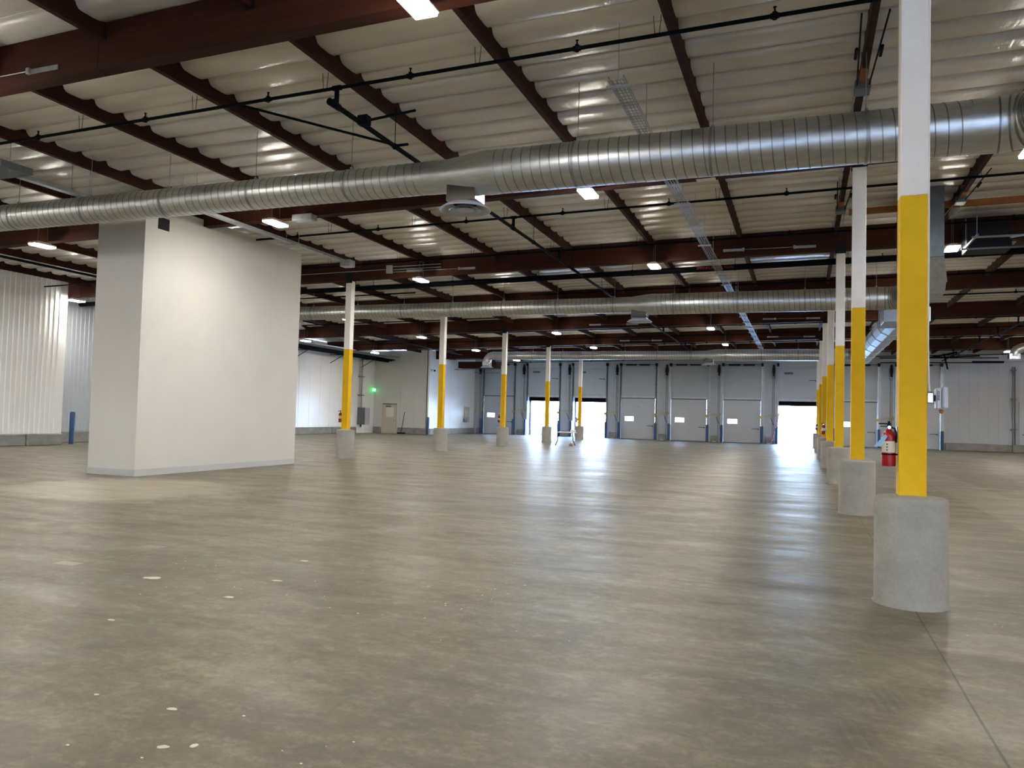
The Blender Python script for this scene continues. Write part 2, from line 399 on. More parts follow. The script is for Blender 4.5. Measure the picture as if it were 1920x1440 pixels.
# dock wall: piers between openings and heads above them
edges = [-26.1] + [v for x in DOORX for v in (x, x+DW)] + [23.6]
mbw = MB()
for i in range(0, len(edges), 2):
    x0, x1 = edges[i], edges[i+1]; n_ = max(1, round((x1-x0)/.58)); wd = (x1-x0)/n_
    mbw.box(x0, x1, WY+.02, WY+.30, 0, 6.95)
    for j in range(n_): mbw.box(x0+j*wd+.006, x0+(j+1)*wd-.006, WY, WY+.02, 0, 6.9)
for x in DOORX:
    mbw.box(x, x+DW, WY+.02, WY+.30, DH, 6.9)
    for j in range(3): mbw.box(x+j*DW/3+.006, x+(j+1)*DW/3-.006, WY, WY+.02, DH, 6.9)
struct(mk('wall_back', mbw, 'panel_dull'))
# concrete curbs
def curb(name, x0, x1, y0, y1, h=.46):
    struct(mk(name, MB().box(x0, x1, y0, y1, 0, h, bev=.03), 'curb'))
curb('baseboard_left', -26.84, -26.60, -12.9, 20.2, .44); curb('baseboard_left.001', -26.84, -26.60, 20.23, 21.7, .44)
curb('baseboard_left.002', -28.19, -28.0, 21.75, 30.2, .46)
curb('baseboard_left.003', -30.19, -30.0, 30.5, 44.9, .46); curb('baseboard_left.004', -30.19, -30.0, 44.95, 48.0, .46)
curb('baseboard_left.005', -28.05, -25.62, 50.42, 50.59, .46); curb('baseboard_left.006', -30.1, -29.5, 50.42, 50.59, .46)
curb('baseboard_left.007', -25.60, -25.42, 50.6, WY-.3, .44)
k_ = 0
for i in range(0, len(edges), 2):
    a, b = edges[i]+.32, edges[i+1]-.32
    if i == 0: a = -25.3
    if i == len(edges)-2:
        x = a
        for e_ in (12.85, 23.4):
            curb('baseboard_back.%03d' % (k_), x, e_-.01, WY-.22, WY-.005, .50); k_ += 1; x = e_+.01
        continue
    if b > a: curb('baseboard_back' if k_ == 0 else 'baseboard_back.%03d' % k_, a, b, WY-.16, WY-.005, .46); k_ += 1

# ceiling: quilted insulation hanging between the purlins
def ceiling():
    yj = [by(-3) + .60992*i for i in range(0, 200) if by(-3)+.60992*i < WY+.3]
    ys = []; cell = []
    for i in range(len(yj)-1):
        for t in (0, .012, .035, .07, .12, .2, .35, .5, .65, .8, .88, .93, .965, .988): ys.append(yj[i]+t*(yj[i+1]-yj[i])); cell.append((i, t))
    ys.append(yj[-1]); cell.append((len(yj)-2, 1.0))
    xs = []; pc = []
    P = sorted(PX); P = [P[0]-2.47] + P + [P[-1]+2.47]
    for j in range(len(P)-1):
        for t in (.018, .05, .10, .18, .3, .42, .54, .66, .78, .88, .94, .982): xs.append(P[j]+t*(P[j+1]-P[j])); pc.append((j, t))
    ys = np.array(ys); xs = np.array(xs); nx, ny = len(xs), len(ys)
    A = rng.uniform(.88, 1.12, (400, 60)); Sk = rng.uniform(.10, .34, (400, 60))
    Zm = np.zeros((ny, nx))
    Tx = np.array([t for _, t in pc]); Jx = np.array([j for j, _ in pc])
    for r_, (i, t) in enumerate(cell):
        a = A[i, Jx]; sk = Sk[i, Jx]
        tt = np.clip(t + sk*t*(1-t)*2, 0, 1)
        prof = 1 - np.abs(2*tt-1)**5.5
        ends = np.minimum(Tx, 1-Tx); e = np.clip(ends/.13, 0, 1); e = e*e*(3-2*e)
        Zm[r_] = -(.098*a*prof*(1-.25*e)) + .05*(1-e)*(1-prof) + +.003*np.sin(7*Tx*PI + i*1.7 + Jx) * prof + rng.normal(0, .0012, nx)
    XX, YY = np.meshgrid(xs, ys); ZZ = 7.12 + KX*XX + KY*YY + Zm
    V = np.stack([XX, YY, ZZ], -1).reshape(-1, 3)
    idx = np.arange(nx*ny).reshape(ny, nx)
    keep = (XX[:-1, :-1] > -31.5) & (XX[:-1, :-1] < 24.5)
    Fq = np.stack([idx[:-1, :-1], idx[1:, :-1], idx[1:, 1:], idx[:-1, 1:]], -1)[keep]
    me = bpy.data.meshes.new('ceiling'); me.vertices.add(len(V)); me.vertices.foreach_set('co', V.ravel())
    n = len(Fq); me.loops.add(4*n); me.loops.foreach_set('vertex_index', Fq.ravel()); me.polygons.add(n)
    me.polygons.foreach_set('loop_start', np.arange(0, 4*n, 4)); me.polygons.foreach_set('loop_total', np.full(n, 4))
    me.polygons.foreach_set('use_smooth', np.ones(n, bool)); me.update(calc_edges=True); me.validate()
    me.materials.append(M_['vinyl']); return struct(link('ceiling', me))
ceiling()
struct(mk('ceiling.001', MB().add([(x, y, 7.35+zr(x, y)+dz) for dz in (0, .1) for x, y in ((-33, -14), (25, -14), (25, WY+.6), (-33, WY+.6))],
    [(0, 1, 2, 3), (7, 6, 5, 4), (0, 4, 5, 1), (1, 5, 6, 2), (2, 6, 7, 3), (3, 7, 4, 0)]), 'rawwood'))

# ------------------------------------------------------------------ roof timbers
def sheared_box(x0, x1, y0, y1, zb, zt, mi=0, b=None):
    b = b or MB()
    v = [(x, y, z+zr(x, y)) for z in (zb, zt) for y in (y0, y1) for x in (x0, x1)]
    return b.add(v, [(0, 2, 3, 1), (4, 5, 7, 6), (0, 1, 5, 4), (2, 6, 7, 3), (0, 4, 6, 2), (1, 3, 7, 5)], mi)
where = ['nearest the camera, above the closest column', 'just behind the closest long duct', 'third from the camera, above the black fire main', 'fourth from the camera', 'fifth from the camera', 'sixth from the camera', 'farthest, in front of the dock wall']
jh = None
for k in range(7):
    y = by(k); xl = -26.9 if k < 2 else -30.3 if k < 6 else -25.7
    b = MB()
    segs = sorted([xl, 18.5] + [x for x in (-24.6, -9.15, 6.1) if x > xl])
    for a, c in zip(segs[:-1], segs[1:]): sheared_box(a+.004, c-.004, y-.111, y+.111, 6.431, 7.06, b=b)
    t = thing('timber_beam', 'deep red-brown laminated timber beam crossing the roof, ' + where[k], 'beam', (0, y, 0), group='deep roof beams')
    o = mk('glulam', b, 'beam', t); o.matrix_parent_inverse = Matrix.Translation((0, -y, 0))
    for px in PX:
        if xl+.3 < px < 18:
            for sg in (-1, 1):
                if k == 0 and sg == -1 and px > 1.5: continue
                if jh is None: o = jh = mk('joist_hanger', MB().box(-.075, .075, -.004, .004, -.10, .09), 'blackst', t)
                else: o = jh.copy(); C.objects.link(o)
                o.parent = t; o.matrix_parent_inverse = Matrix.Identity(4); o.location = (px, sg*.115, 6.90+zr(px, y))
baytxt = ['in front of the nearest beam', 'between nearest and second beams', 'between second and third beams', 'between third and fourth beams', 'between fourth and fifth beams', 'between fifth and sixth beams', 'between sixth and farthest beams', 'between farthest beam and dock wall']
sides = {}
for bay in range(8):
    ya, yb = by(bay-1)+.112, by(bay)-.112
    if bay == 7: yb = WY
    pm = None
    for i, px in enumerate(PX):
        k = i-6                                    # 0 is over the right column row
        if px < -26.5 and bay < 3 or px < -29.5 or px > 17: continue
        if bay == 7 and px < -25.6: continue
        if bay == 0 and (px > 1.5 or px < -12.5): continue
        if bay == 1 and px > 4.5 or bay == 2 and px > 6 or bay == 3 and px > 9: continue
        if bay >= 3 and px < -28.5: continue
        if k == 0: side = 'over the right column row'
        elif k > 0: side = ORD1[k-1] + ' left of the right column row'
        else: side = ORD1[-k-1] + ' right of the right column row'
        if pm is None:
            o = mk('roof_purlin', sheared_box(-.045, .045, ya, yb, 6.82, 7.11), 'purlin'); pm = o; o.location = (px, 0, KX*px)
        else:
            o = pm.copy(); C.objects.link(o); o.location = (px, 0, KX*px)
        tag(o, 'dark purlin ' + baytxt[bay] + ', ' + side, 'roof purlin', 'roof purlins ' + baytxt[bay])

# ------------------------------------------------------------------ columns
ct = thing('support_column', 'x', 'column', (XR, Y0, 0), group='columns of the right row')
b = MB().lathe([(0, 0), (.315, 0), (.315, .01), (.302, .03), (.302, .925), (.292, .95), (.285, .956), (0, .99)], n=48)
mk('concrete_pedestal', b, 'conc', ct, smooth=True)
mk('yellow_post', MB().box(-.112, .112, -.112, .112, .95, 3.682, bev=.006), 'yellow', ct)
mk('white_post', MB().box(-.1118, .1118, -.1118, .1118, 3.683, 6.414, bev=.006), 'white', ct)
b = MB(); b.box(-.13, .13, -.120, -.113, 6.34, 6.66); b.box(-.13, .13, .113, .120, 6.34, 6.66); b.box(-.13, .13, -.120, .120, 6.415, 6.43)
mk('beam_saddle', b, 'blackst', ct)
def place_col(x, k, lab, grp, first=False):
    o = ct if first else dup(ct, (x, by(k), 0)); o.location = (x, by(k), zr(x, by(k))*0); o['label'] = lab; o['group'] = grp
    dz = zr(x, by(k))
    for ch in o.children:
        n = ch.name.split('.')[0]
        if n == 'white_post': ch.data = ch.data.copy() if not first else ch.data; ch.scale.z = (6.414+dz-3.683)/(6.414-3.683); ch.location.z = 3.683*(1-ch.scale.z)
        if n == 'beam_saddle': ch.location.z = dz
    return o
for k in range(7):
    place_col(XR, k, 'white and yellow column on concrete pedestal, ' + ('nearest the camera in the right row' if k == 0 else 'farthest in the right row' if k == 6 else ORD[k]+' from the camera in the right row'), 'columns of the right row', k == 0)
names = ['nearest of the left row, beyond the white enclosure', 'second of the left row, by the broom', 'third of the left row', 'fourth of the left row, before the first open dock', 'farthest of the left row, behind the folding table']
for i, k in enumerate(range(2, 7)):
    place_col(XL, k, 'white and yellow column on concrete pedestal, ' + names[i], 'columns of the left row')

# ------------------------------------------------------------------ white enclosure round a column line
t = thing('drywall_enclosure', 'tall white drywall enclosure reaching the roof, left of the left column row', 'enclosure', (-14.71, 16.15, 0))
x0, x1, y0, y1 = -.71, .71, -2.9, 2.91
ztop = 6.93 + zr(-14.7, 16)
b = MB().box(x0, x1, y0, y1, 0, 6.26); mk('drywall_body', b, 'dry', t)
b = MB()
b.box(x0-.012, x1+.012, y0-.012, y0, 0, .15); b.box(x1, x1+.012, y0, y1, 0, .15); b.box(x0-.012, x0, y0, y1, 0, .15); b.box(x0, x1, y1, y1+.012, 0, .15)
mk('base_trim', b, 'trimw', t)
mk('dark_opening', MB().box(x1-.01, x1+.004, y0+.36, y0+.70, 5.70, 5.98), 'dark', t)

# ------------------------------------------------------------------ ducts
def duct_tube(x0, x1, yc, zc, R, n=48, pitch=.155):
    """spiral-wound duct along x: one helical strip with a raised lock seam, closed at the ends by plain sleeves"""
    groups = (((0, .0), (.90, .0)), ((.90, .0), (.915, .0035), (.965, .0035), (1.0, .0)))
    N_ = int((x1-x0)/pitch-1)*n; j = np.arange(N_+1); th = j*2*PI/n; b = MB()
    for gi, pr_ in enumerate(groups):
        m_ = len(pr_); V = np.zeros((N_+1, m_, 3)); o = len(b.v)
        for q, (a, h) in enumerate(pr_):
            V[:, q, 0] = x0 + pitch*(j/n + a); V[:, q, 1] = yc+(R+h)*np.cos(th); V[:, q, 2] = zc+(R+h)*np.sin(th)
        b.v += [tuple(v) for v in V.reshape(-1, 3)]
        for i in range(N_):
            for q in range(m_-1): b.f.append((o+i*m_+q, o+i*m_+q+1, o+(i+1)*m_+q+1, o+(i+1)*m_+q)); b.mi.append(gi)
    for xa, xb in ((x0-.01, x0+pitch+.02), (x1-2*pitch-.02, x1+.01)):
        o = len(b.v)
        for x in (xa, xb): b.v += [(x, yc+(R+.005)*math.cos(2*PI*k/n), zc+(R+.005)*math.sin(2*PI*k/n)) for k in range(n)]
        for k in range(n): b.f.append((o+k, o+(k+1) % n, o+n+(k+1) % n, o+n+k)); b.mi.append(0)
    return b
def nofix_mk(name, b, mats, parent):
    me = bpy.data.meshes.new(name); me.from_pydata(b.v, [], b.f)
    for m_ in mats: me.materials.append(M_[m_])
    me.polygons.foreach_set('material_index', b.mi); me.polygons.foreach_set('use_smooth', [True]*len(b.f)); me.update()
    return link(name, me, parent)
RB, RS = .352, .272
def duct(yc, zc, label, xl, near, elbow_dir=-1, left_turn=False, elbow=True):
    t = thing('air_duct', label, 'duct', (0, 0, 0))
    n = 64 if near else 32
    nofix_mk('wide_duct_run', duct_tube(-4.85, 2.35, yc, zc, RB, n), ['duct', 'seam'], t)
    nofix_mk('narrow_duct_run', duct_tube(xl, -5.63, yc, zc, RS, n), ['duct', 'seam'], t)
    b = MB(); b.path([(-5.66, yc, zc), (-5.63, yc, zc), (-5.60, yc, zc), (-5.55, yc, zc), (-4.95, yc, zc), (-4.88, yc, zc), (-4.85, yc, zc), (-4.82, yc, zc)],
        [RS+.008, RS+.008, RS+.004, RS+.004, RB+.002, RB+.004, RB+.008, RB+.008], 48, caps=False)
    mk('duct_reducer', b, 'duct', t, smooth=True)
    if elbow:
        R = .52; nseg = 5; pts = []
        b = MB()
        for i in range(nseg+1):
            a = i/nseg*PI/2; pts.append(Vector((2.35+R*math.sin(a), yc+elbow_dir*R*(1-math.cos(a)), zc)))
        pts = [Vector((2.30, yc, zc))] + pts + [pts[-1] + Vector((0, elbow_dir*.15, 0))]
        b.path(pts, RB, 40, caps=False)
        for i in range(1, len(pts)-1):
            d = (pts[i+1]-pts[i-1]).normalized(); b.tube(pts[i]-d*.012, pts[i]+d*.012, RB+.010, 40, mi=1, caps=False)
        mk('elbow', b, ['duct', 'seam'], t, smooth=True)
        e = pts[-1]
    if left_turn:
        b = MB(); pts = [Vector((xl+.05, yc, zc))]
        for i in range(1, 7):
            a = i/6*PI/2; pts.append(Vector((xl-.42*math.sin(a), yc, zc-.42*(1-math.cos(a)))))
        b.path(pts, RS, 32, caps=False); mk('elbow_down', b, 'duct', t, smooth=True)
    for i, x in enumerate(np.arange(xl+.8, 2.2, 2.06)):
        R_ = RB if x > -4.8 else RS
        if -5.9 < x < -4.8: continue
        b = MB().tube((x, yc, zc+R_), (x, yc, 7.0+zr(x, yc)), .006, 5)
        b.box(x-.02, x+.02, yc-.02, yc+.02, zc+R_-.01, zc+R_+.05)
        b.tube((x-.02, yc, zc), (x+.02, yc, zc), R_+.010, 40, caps=False)
        mk('duct_hanger', b, 'wire', t, smooth=True)
    return t
D1Y, D2Y, D3Y = 11.49, 26.1, 48.1; D1Z, D2Z, D3Z = 5.55, 5.49, 5.56
duct(D1Y, D1Z, 'long spiral-seamed galvanised duct nearest the camera, hung before the second beam', -27.0+.2, True)
duct(D2Y, D2Z, 'second spiral galvanised duct from the camera, ending near the white enclosure', -19.3, True)
duct(D3Y, D3Z, 'farthest round galvanised duct, hung close before the dock wall', -19.6, False, elbow_dir=-1, left_turn=True)
# what the ducts feed from: trunk between second and third duct, roof drop box
t = thing('trunk_duct', 'large bright galvanised trunk duct running toward the docks behind the right columns', 'duct', (3.05, 0, 0))
b = MB(); a = .42
poly = [(a*math.cos(PI*2*i/12+PI/12)*1.15, 5.3+a*math.sin(PI*2*i/12+PI/12)) for i in range(12)]
b.prism(poly, 29.0, 46.6, 'y'); mk('trunk_body', b, 'duct', t)
b = MB()
for y in (29.0, 31.4, 33.8, 36.2, 38.6, 41, 43.4, 46.5): b.prism([(px*1.05, 5.3+(pz-5.3)*1.05) for px, pz in poly], y-.02, y+.02, 'y')
mk('trunk_flanges', b, 'galv', t)
b = MB(); b.box(-.62, .75, 27.6, 28.9, 4.93, 5.42, bev=.02); b.box(-.65, .78, 28.82, 28.95, 4.88, 5.70); mk('takeoff_box', b, 'galv', t)
t = thing('roof_drop_plenum', 'big dark sheet metal plenum dropping from the roof behind the nearest column', 'duct', (2.50, 19.9, 0))
mk('plenum_box', MB().box(-.40, .40, -.75, .75, 5.35, 7.0, bev=.01), 'galv_dark', t)
b = MB(); b.add([(-.40, -.75, 5.35), (.40, -.75, 5.35), (.40, .75, 5.35), (-.40, .75, 5.35), (-.2, -.35, 4.86), (.52, -.35, 4.86), (.52, .75, 4.86), (-.2, .75, 4.86)],
    [(0, 1, 5, 4), (1, 2, 6, 5), (2, 3, 7, 6), (3, 0, 4, 7), (4, 5, 6, 7)]); mk('plenum_hopper', b, 'galv', t)
b = MB(); b.prism([(-.35, 4.86), (.75, 4.86), (.95, 5.25), (1.1, 5.25), (1.1, 5.0), (.85, 4.62), (-.15, 4.62)], -.2, .5, 'x'); mk('plenum_outlet', b, 'galv', t)

def diffuser(x, y, ztop, label, arm=None):
    t = thing('air_diffuser', label, 'diffuser', (x, y, 0), group='round ceiling diffusers')
    z = ztop
    mk('neck', MB().box(-.26, .26, -.20, .20, z-.18, z+.12, bev=.01), 'chrome', t)
    b = MB(); zz = z-.18
    b.lathe([(.20, zz-.00), (.26, zz-.012), (.33, zz-.045), (.395, zz-.09), (.425, zz-.115), (.43, zz-.122), (.42, zz-.125), (.33, zz-.075), (.25, zz-.04), (.2, zz-.02)], n=48)
    mk('outer_cone', b, 'lightgrey', t, smooth=True)
    b = MB(); b.lathe([(.14, zz-.05), (.20, zz-.085), (.265, zz-.125), (.27, zz-.13), (.20, zz-.10), (.13, zz-.065)], n=40); mk('middle_cone', b, 'lightgrey', t, smooth=True)
    b = MB(); b.lathe([(0, zz-.08), (.09, zz-.085), (.15, zz-.115), (.155, zz-.12), (.09, zz-.125), (0, zz-.122)], n=32); mk('centre_cone', b, 'lightgrey', t, smooth=True)
    mk('throat', MB().lathe([(0, zz-.005), (.2, zz-.005), (.2, zz-.02)], n=24), 'dark', t)
    return t
diffuser(-5.25, D1Y, D1Z-RS-.02, 'round white diffuser under the nearest duct, below its narrowing')
diffuser(-5.25, D2Y, D2Z-RS-.02, 'round white diffuser under the second duct from the camera')
diffuser(-5.35, D3Y, D3Z-RS-.02, 'round white diffuser under the middle of the farthest duct')
diffuser(-20.02, D3Y, D3Z-.42-.08, 'round white diffuser under the downturned left end of the farthest duct')
diffuser(-19.4, D2Y, D2Z-RS-.02, 'round white diffuser beside the white enclosure edge, second duct')
diffuser(10.6, D3Y, 5.47, 'round white diffuser at the right edge, in front of the dock wall')
t = thing('branch_duct', 'bright round branch duct above the diffuser at the right edge', 'duct', (10.6, D3Y, 0))
mk('elbow', MB().path([(0, 0, 5.45), (.02, 0, 5.62), (.14, 0, 5.80), (.38, 0, 5.92), (.7, 0, 5.95)], .24, 28), 'duct', t, smooth=True)
mk('duct_run', MB().tube((.7, 0, 5.95), (4.5, 0, 5.95), .24, 28), 'duct', t, smooth=True)

# ------------------------------------------------------------------ high-bay lights
lt = thing('high_bay_light', 'x', 'light', (0, 0, 0), group='high bay lights')
b = MB().box(-.155, .155, -.31, .31, 0, .06, bev=.02); b.box(-.09, .09, -.20, .20, .06, .10, bev=.01); mk('housing', b, 'white', lt)
mk('lens', MB().box(-.14, .14, -.295, .295, -.022, .004, bev=.01), 'lens', lt)
b = MB(); b.tube((0, -.15, .09), (0, -.1, .80), .004, 5); b.tube((0, .15, .09), (0, .1, .80), .004, 5); mk('hanger_cable', b, 'wire', lt)
b = MB(); b.path([(.10+.05*math.cos(a), .10, .02+.06*math.sin(a)-.02) for a in np.linspace(-PI*.9, PI*.6, 14)], .007, 6); mk('pull_cord', b, 'white', lt, smooth=True)
LX = {3.50: 'right of the right column row', -4.03: 'first left of the right column row', -11.52: 'just right of the left column row', -19.05: 'first left of the left column row', -26.55: 'over the left wall', 11.0: 'far right'}
bn = ['nearest beam', 'second beam', 'third beam', 'fourth beam', 'fifth beam', 'sixth beam', 'farthest beam']
first = True
for k in range(-2, 7):  # unseen rows behind the camera continue the grid, the rearmost added as fill
    y = by(k)-.5
    if k == 3: y = by(k)-.5
    for x in (3.5, -4.03, -11.52, -19.05, -26.55, 11.0, 18.5):
        xx, yy = x, y
        if x == -26.55:
            if k < 2: xx = -25.2
            if k == 6: continue
            xx = {2: -26.58, 0: -25.2, 1: -25.2, -1: -25.2, -2: -25.2, 3: -26.5, 4: -26.4, 5: -26.25}.get(k, -26.0)
        if x == 18.5 and k < 0: pass
        z = 6.205 + zr(x, y)
        if (x, k) == (3.5, 0): continue
        lab = 'bright rectangular high bay light before the %s, %s' % (bn[max(k, 0)], LX.get(x, 'outermost on the right side'))
        if k < 0: lab = 'bright high bay light overhead ' + ('beside' if k == -1 else 'added behind') + ' the camera, ' + LX.get(x, 'outermost on the right side')
        if first: o = lt; lt.location = (xx, yy, z); first = False
        else: o = dup(lt, (xx, yy, z))
        o['label'] = lab

# ------------------------------------------------------------------ sprinkler pipes
HB = 6.55
def branch(y, xa, xb, label, near=False, heads=True):
    t = thing('sprinkler_pipe', label, 'pipe', (0, y, 0), group='black sprinkler branch pipes')
    mk('pipe', MB().tube((xa, 0, HB+zr(xa, y)), (xb, 0, HB+zr(xb, y)), .026, 10), 'black', t, smooth=True)
    hm = gm = None
    for j in range(-7, 14):
        x = -.36-2.46*j
        if xa < x < xb:
            if hm is None:
                b = MB().tube((0, 0, -.042), (0, 0, .048), .030, 8); b.tube((-.05, 0, 0), (.05, 0, 0), .036, 8); b.tube((0, 0, .04), (0, 0, .115), .012, 6)
                b.tube((0, 0, .105), (0, 0, .112), .022, 8)
                hm = mk('sprinkler_head', b, 'black', t, smooth=True); o = hm
            else: o = hm.copy(); C.objects.link(o)
            o.location = (x, 0, HB+zr(x, y))
    for px in PX:
        if xa < px < xb:
            if gm is None:
                b = MB().path([(-.05, 0, .26), (-.028, 0, 0), (0, 0, -.03), (.028, 0, 0), (.05, 0, .26)], .0045, 5); gm = mk('pipe_hanger', b, 'black', t); o = gm
            else: o = gm.copy(); C.objects.link(o)
            o.location = (px-.1, 0, HB+zr(px, y))
    return t
branch(9.55, -26.7, .78, 'black sprinkler pipe in front of the nearest duct')
branch(13.3, -26.7, -13.6, 'short black sprinkler pipe behind the nearest duct, far left')
branch(17.02, -14.0, 6, 'black sprinkler pipe just behind the second beam')
branch(20.7, -26.7, 6, 'black sprinkler pipe just before the third beam')
branch(24.2, 1.3, 9, 'black sprinkler pipe right of the right columns, behind the fire main')
branch(25.8, -27.9, -13.75, 'black sprinkler pipe ending right of the first left-row column')
branch(27.5, -9.7, 12, 'black sprinkler pipe just above the second duct')
branch(33.0, -29.8, -13.0, 'black sprinkler pipe behind the fourth beam, left half')
branch(31.6, -12.0, 14, 'black sprinkler pipe behind the fourth beam, right half')
branch(38.3, -20.0, 14, 'black sprinkler pipe behind the fifth beam')
branch(42.0, -29.5, 14, 'black sprinkler pipe just before the sixth beam')
branch(46.0, -25.0, 14, 'black sprinkler pipe behind the sixth beam')
branch(53.5, -25.4, 16, 'black sprinkler pipe behind the farthest beam')
branch(57.0, -25.4, 16, 'black sprinkler pipe closest to the dock wall')

def run_y(x, z, ya, yb, label, riser_y, rad=.04):
    t = thing('sprinkler_main', label, 'pipe', (x, 0, 0), group='sprinkler cross mains')
    b = MB().tube((0, ya, z), (0, yb, z-.0078*(yb-ya)*.8), rad, 14); b.tube((0, ya-.03, z), (0, ya+.05, z), rad+.014, 14); mk('main_pipe', b, 'black', t, smooth=True)
    for y in riser_y:
        zz = z-.0078*(y-ya)*.8
        b = MB().tube((0, y, zz), (0, y, HB+zr(x, y)), .036, 10); b.tube((0, y-.07, zz), (0, y+.07, zz), rad+.012, 12)
        b.tube((-.07, y, HB+zr(x, y)), (.07, y, HB+zr(x, y)), .038, 10); b.tube((0, y-.02, zz-.0), (0, y-.02, zz+.09), .045, 10)
        mk('riser', b, 'black', t, smooth=True)
    for y in np.arange(ya+1.9, yb, 3.6):
        zz = z-.0078*(y-ya)*.8
        b = MB().tube((0, y, zz+rad), (0, y, 6.95+zr(x, y)), .007, 6); b.path([(rad*1.2*math.sin(a), y, zz+rad*1.2*math.cos(a)+.0) for a in np.linspace(0, 2*PI, 13)], .008, 5); mk('main_hanger', b, 'black', t)
    return t
t = run_y(-6.5, 6.10, 9.4, 57.5, 'black sprinkler main running away from camera at mid ceiling, past the diffusers', (9.55, 17.02, 20.7, 27.5, 31.6, 38.3, 42.0, 46.0, 53.5))
b = MB().tube((.02, 10.3, 6.15), (.42, 11.2, 6.62), .022, 8); b.box(-.06, .12, 10.2, 10.34, 6.07, 6.22, bev=.01); b.tube((-.05, 11.35, 6.12), (.22, 11.35, 6.12), .024, 8); mk('sway_brace', b, 'black', t)
mk('sway_brace', MB().tube((-.02, 11.3, 6.12), (-2.55, 10.35, 6.75), .022, 8), 'black', t)
run_y(8.6, 6.15, 20, 57.5, 'black sprinkler main running away from camera at the right side', (27.5, 31.6, 38.3, 42.0, 46.0, 53.5))
run_y(-21.4, 5.75, 13.0, 47, 'black sprinkler main running away from camera left of the white enclosure', (13.3, 20.7, 25.8, 33.0, 42.0))
# large fire main across the hall
t = thing('fire_main', 'thick black fire main crossing the hall just behind the third beam', 'pipe', (0, 23.35, 0))
mk('main_pipe', MB().tube((-28.0, 0, 6.33+zr(-28, 23.35)), (18, 0, 6.33+zr(18, 23.35)), .088, 20), 'black', t, smooth=True)
for x in np.arange(-26.3, 17, 3.05):
    z = 6.33+zr(x, 23.35); b = MB().tube((-.03+x, 0, z), (.03+x, 0, z), .098, 16); b.tube((x, 0, z+.09), (x, 0, 6.95+zr(x, 23)), .008, 6); mk('clamp_hanger', b, 'black', t)
# the red stencil on the fire main
lettering('red_stencil', 'SPRINKLER FIRE MAIN', .11, 'redink', t, (-3.0, -.092, 6.33+zr(-2.3, 23.35)-.035))

# ------------------------------------------------------------------ cable trays
def basket(x, y0, y1, z, label):
    t = thing('cable_tray', label, 'cable tray', (x, 0, 0)); b = MB()
    f = lambda y: z-.0030*(y-y0)
    for dx, dz in ((-.10, .055), (-.10, 0), (-.05, 0), (0, 0), (.05, 0), (.10, 0), (.10, .055)):
        b.tube((dx, y0, f(y0)+dz), (dx, y1, f(y1)+dz), .007, 5)
    for y in np.arange(y0, y1, .105): b.path([(-.10, y, f(y)+.055), (-.10, y, f(y)-.004), (.10, y, f(y)-.004), (.10, y, f(y)+.055)], .0035, 4)
    mk('wire_basket', b, 'wire', t)
    for y in np.arange(y0+.14, y1, 1.95):
        b = MB().box(-.16, .16, y-.02, y+.02, f(y)-.045, f(y)-.008); b.tube((0, y, f(y)-.02), (0, y, 7.0+zr(x, y)), .006, 6); mk('tray_bracket', b, 'galv', t)
basket(-2.35, 9.8, 55.5, 6.05, 'galvanised wire basket cable tray hung along the hall, left of the right columns')
t = thing('cable_channel', 'flat grey metal cable channel above the white enclosure', 'cable tray', (-12.72, 0, 0))
b = MB(); b.box(-.07, .07, 12.6, 19.4, 5.98, 6.0); b.box(-.07, -.06, 12.6, 19.4, 6.0, 6.05); b.box(.06, .07, 12.6, 19.4, 6.0, 6.05); mk('channel', b, 'galv', t)
for y in (13.2, 16.9):
    b = MB().box(-.28, .28, y-.02, y+.02, 5.93, 5.97)
    for s in (-.2, .2): b.tube((s, y, 5.95), (s, y, 6.75), .005, 5)
    mk('channel_bracket', b, 'galv', t)
mk('junction_box', MB().box(-.14, .20, 19.35, 19.65, 5.86, 6.06, bev=.01), 'galv', t)
t = thing('hung_metal_trunking', 'grey metal trunking with flat box hung at far left, before the nearest duct', 'cable tray', (-14.4, 10.4, 0))
mk('flat_box', MB().box(-.95, .40, -.55, .1, 5.99, 6.12, bev=.01), 'galv_dark', t)
b = MB().box(-.06, .10, .1, 1.55, 5.98, 6.06); mk('channel', b, 'galv', t)
mk('cross_strut', MB().box(-.30, .30, 1.45, 1.50, 5.93, 5.97), 'galv_dark', t)
for p in ((-.25, 1.47), (.27, 1.47), (-.1, -.3), (.3, -.3)): mk('hanger_rod', MB().tube((p[0], p[1], 5.95), (p[0], p[1], 6.78), .005, 5), 'wire', t)

# small fittings on the beams ------------------------------------------------
def tie(x0, x1, k, label):
    y = by(k)-.113; z = 6.60 + zr((x0+x1)/2, y)
    t = thing('steel_tie', label, 'steel tie', ((x0+x1)/2, y, z), group='steel ties on the beams'); h = (x1-x0)/2
    mk('rod', MB().tube((-h, -.03, 0), (h, -.03, 0), .008, 8), 'galv', t)
    for s in (-1, 1):
        b = MB().box(min(s*h, s*(h+.55)), max(s*h, s*(h+.55)), -.012, 0, -.035, .035)
        b.box(s*h-.03, s*h+.03, -.06, 0, -.045, .045, bev=.008); mk('perforated_plate', b, 'galv', t)
tie(-13.2, -10.45, 0, 'steel tie rod with plates on the nearest beam, upper left')
for k, xs in ((2, (-11.7, -1.6)), (3, (-9.6, 0)), (4, (-9.4, -1.2)), (5, (-9.5, -1.3))):
    for i, x in enumerate(xs):
        if x == 0: continue
        tie(x, x+1.35, k, 'steel tie rod with plates on the %s beam, %s' % (['nearest', 'second', 'third', 'fourth', 'fifth', 'sixth'][k], ['left of centre', 'left of the right columns'][i]))
t = thing('electrical_conduit', 'thin grey conduit with junction box along the third beam, above a left column', 'conduit', (-13.0, by(2)-.14, 6.28-.42))
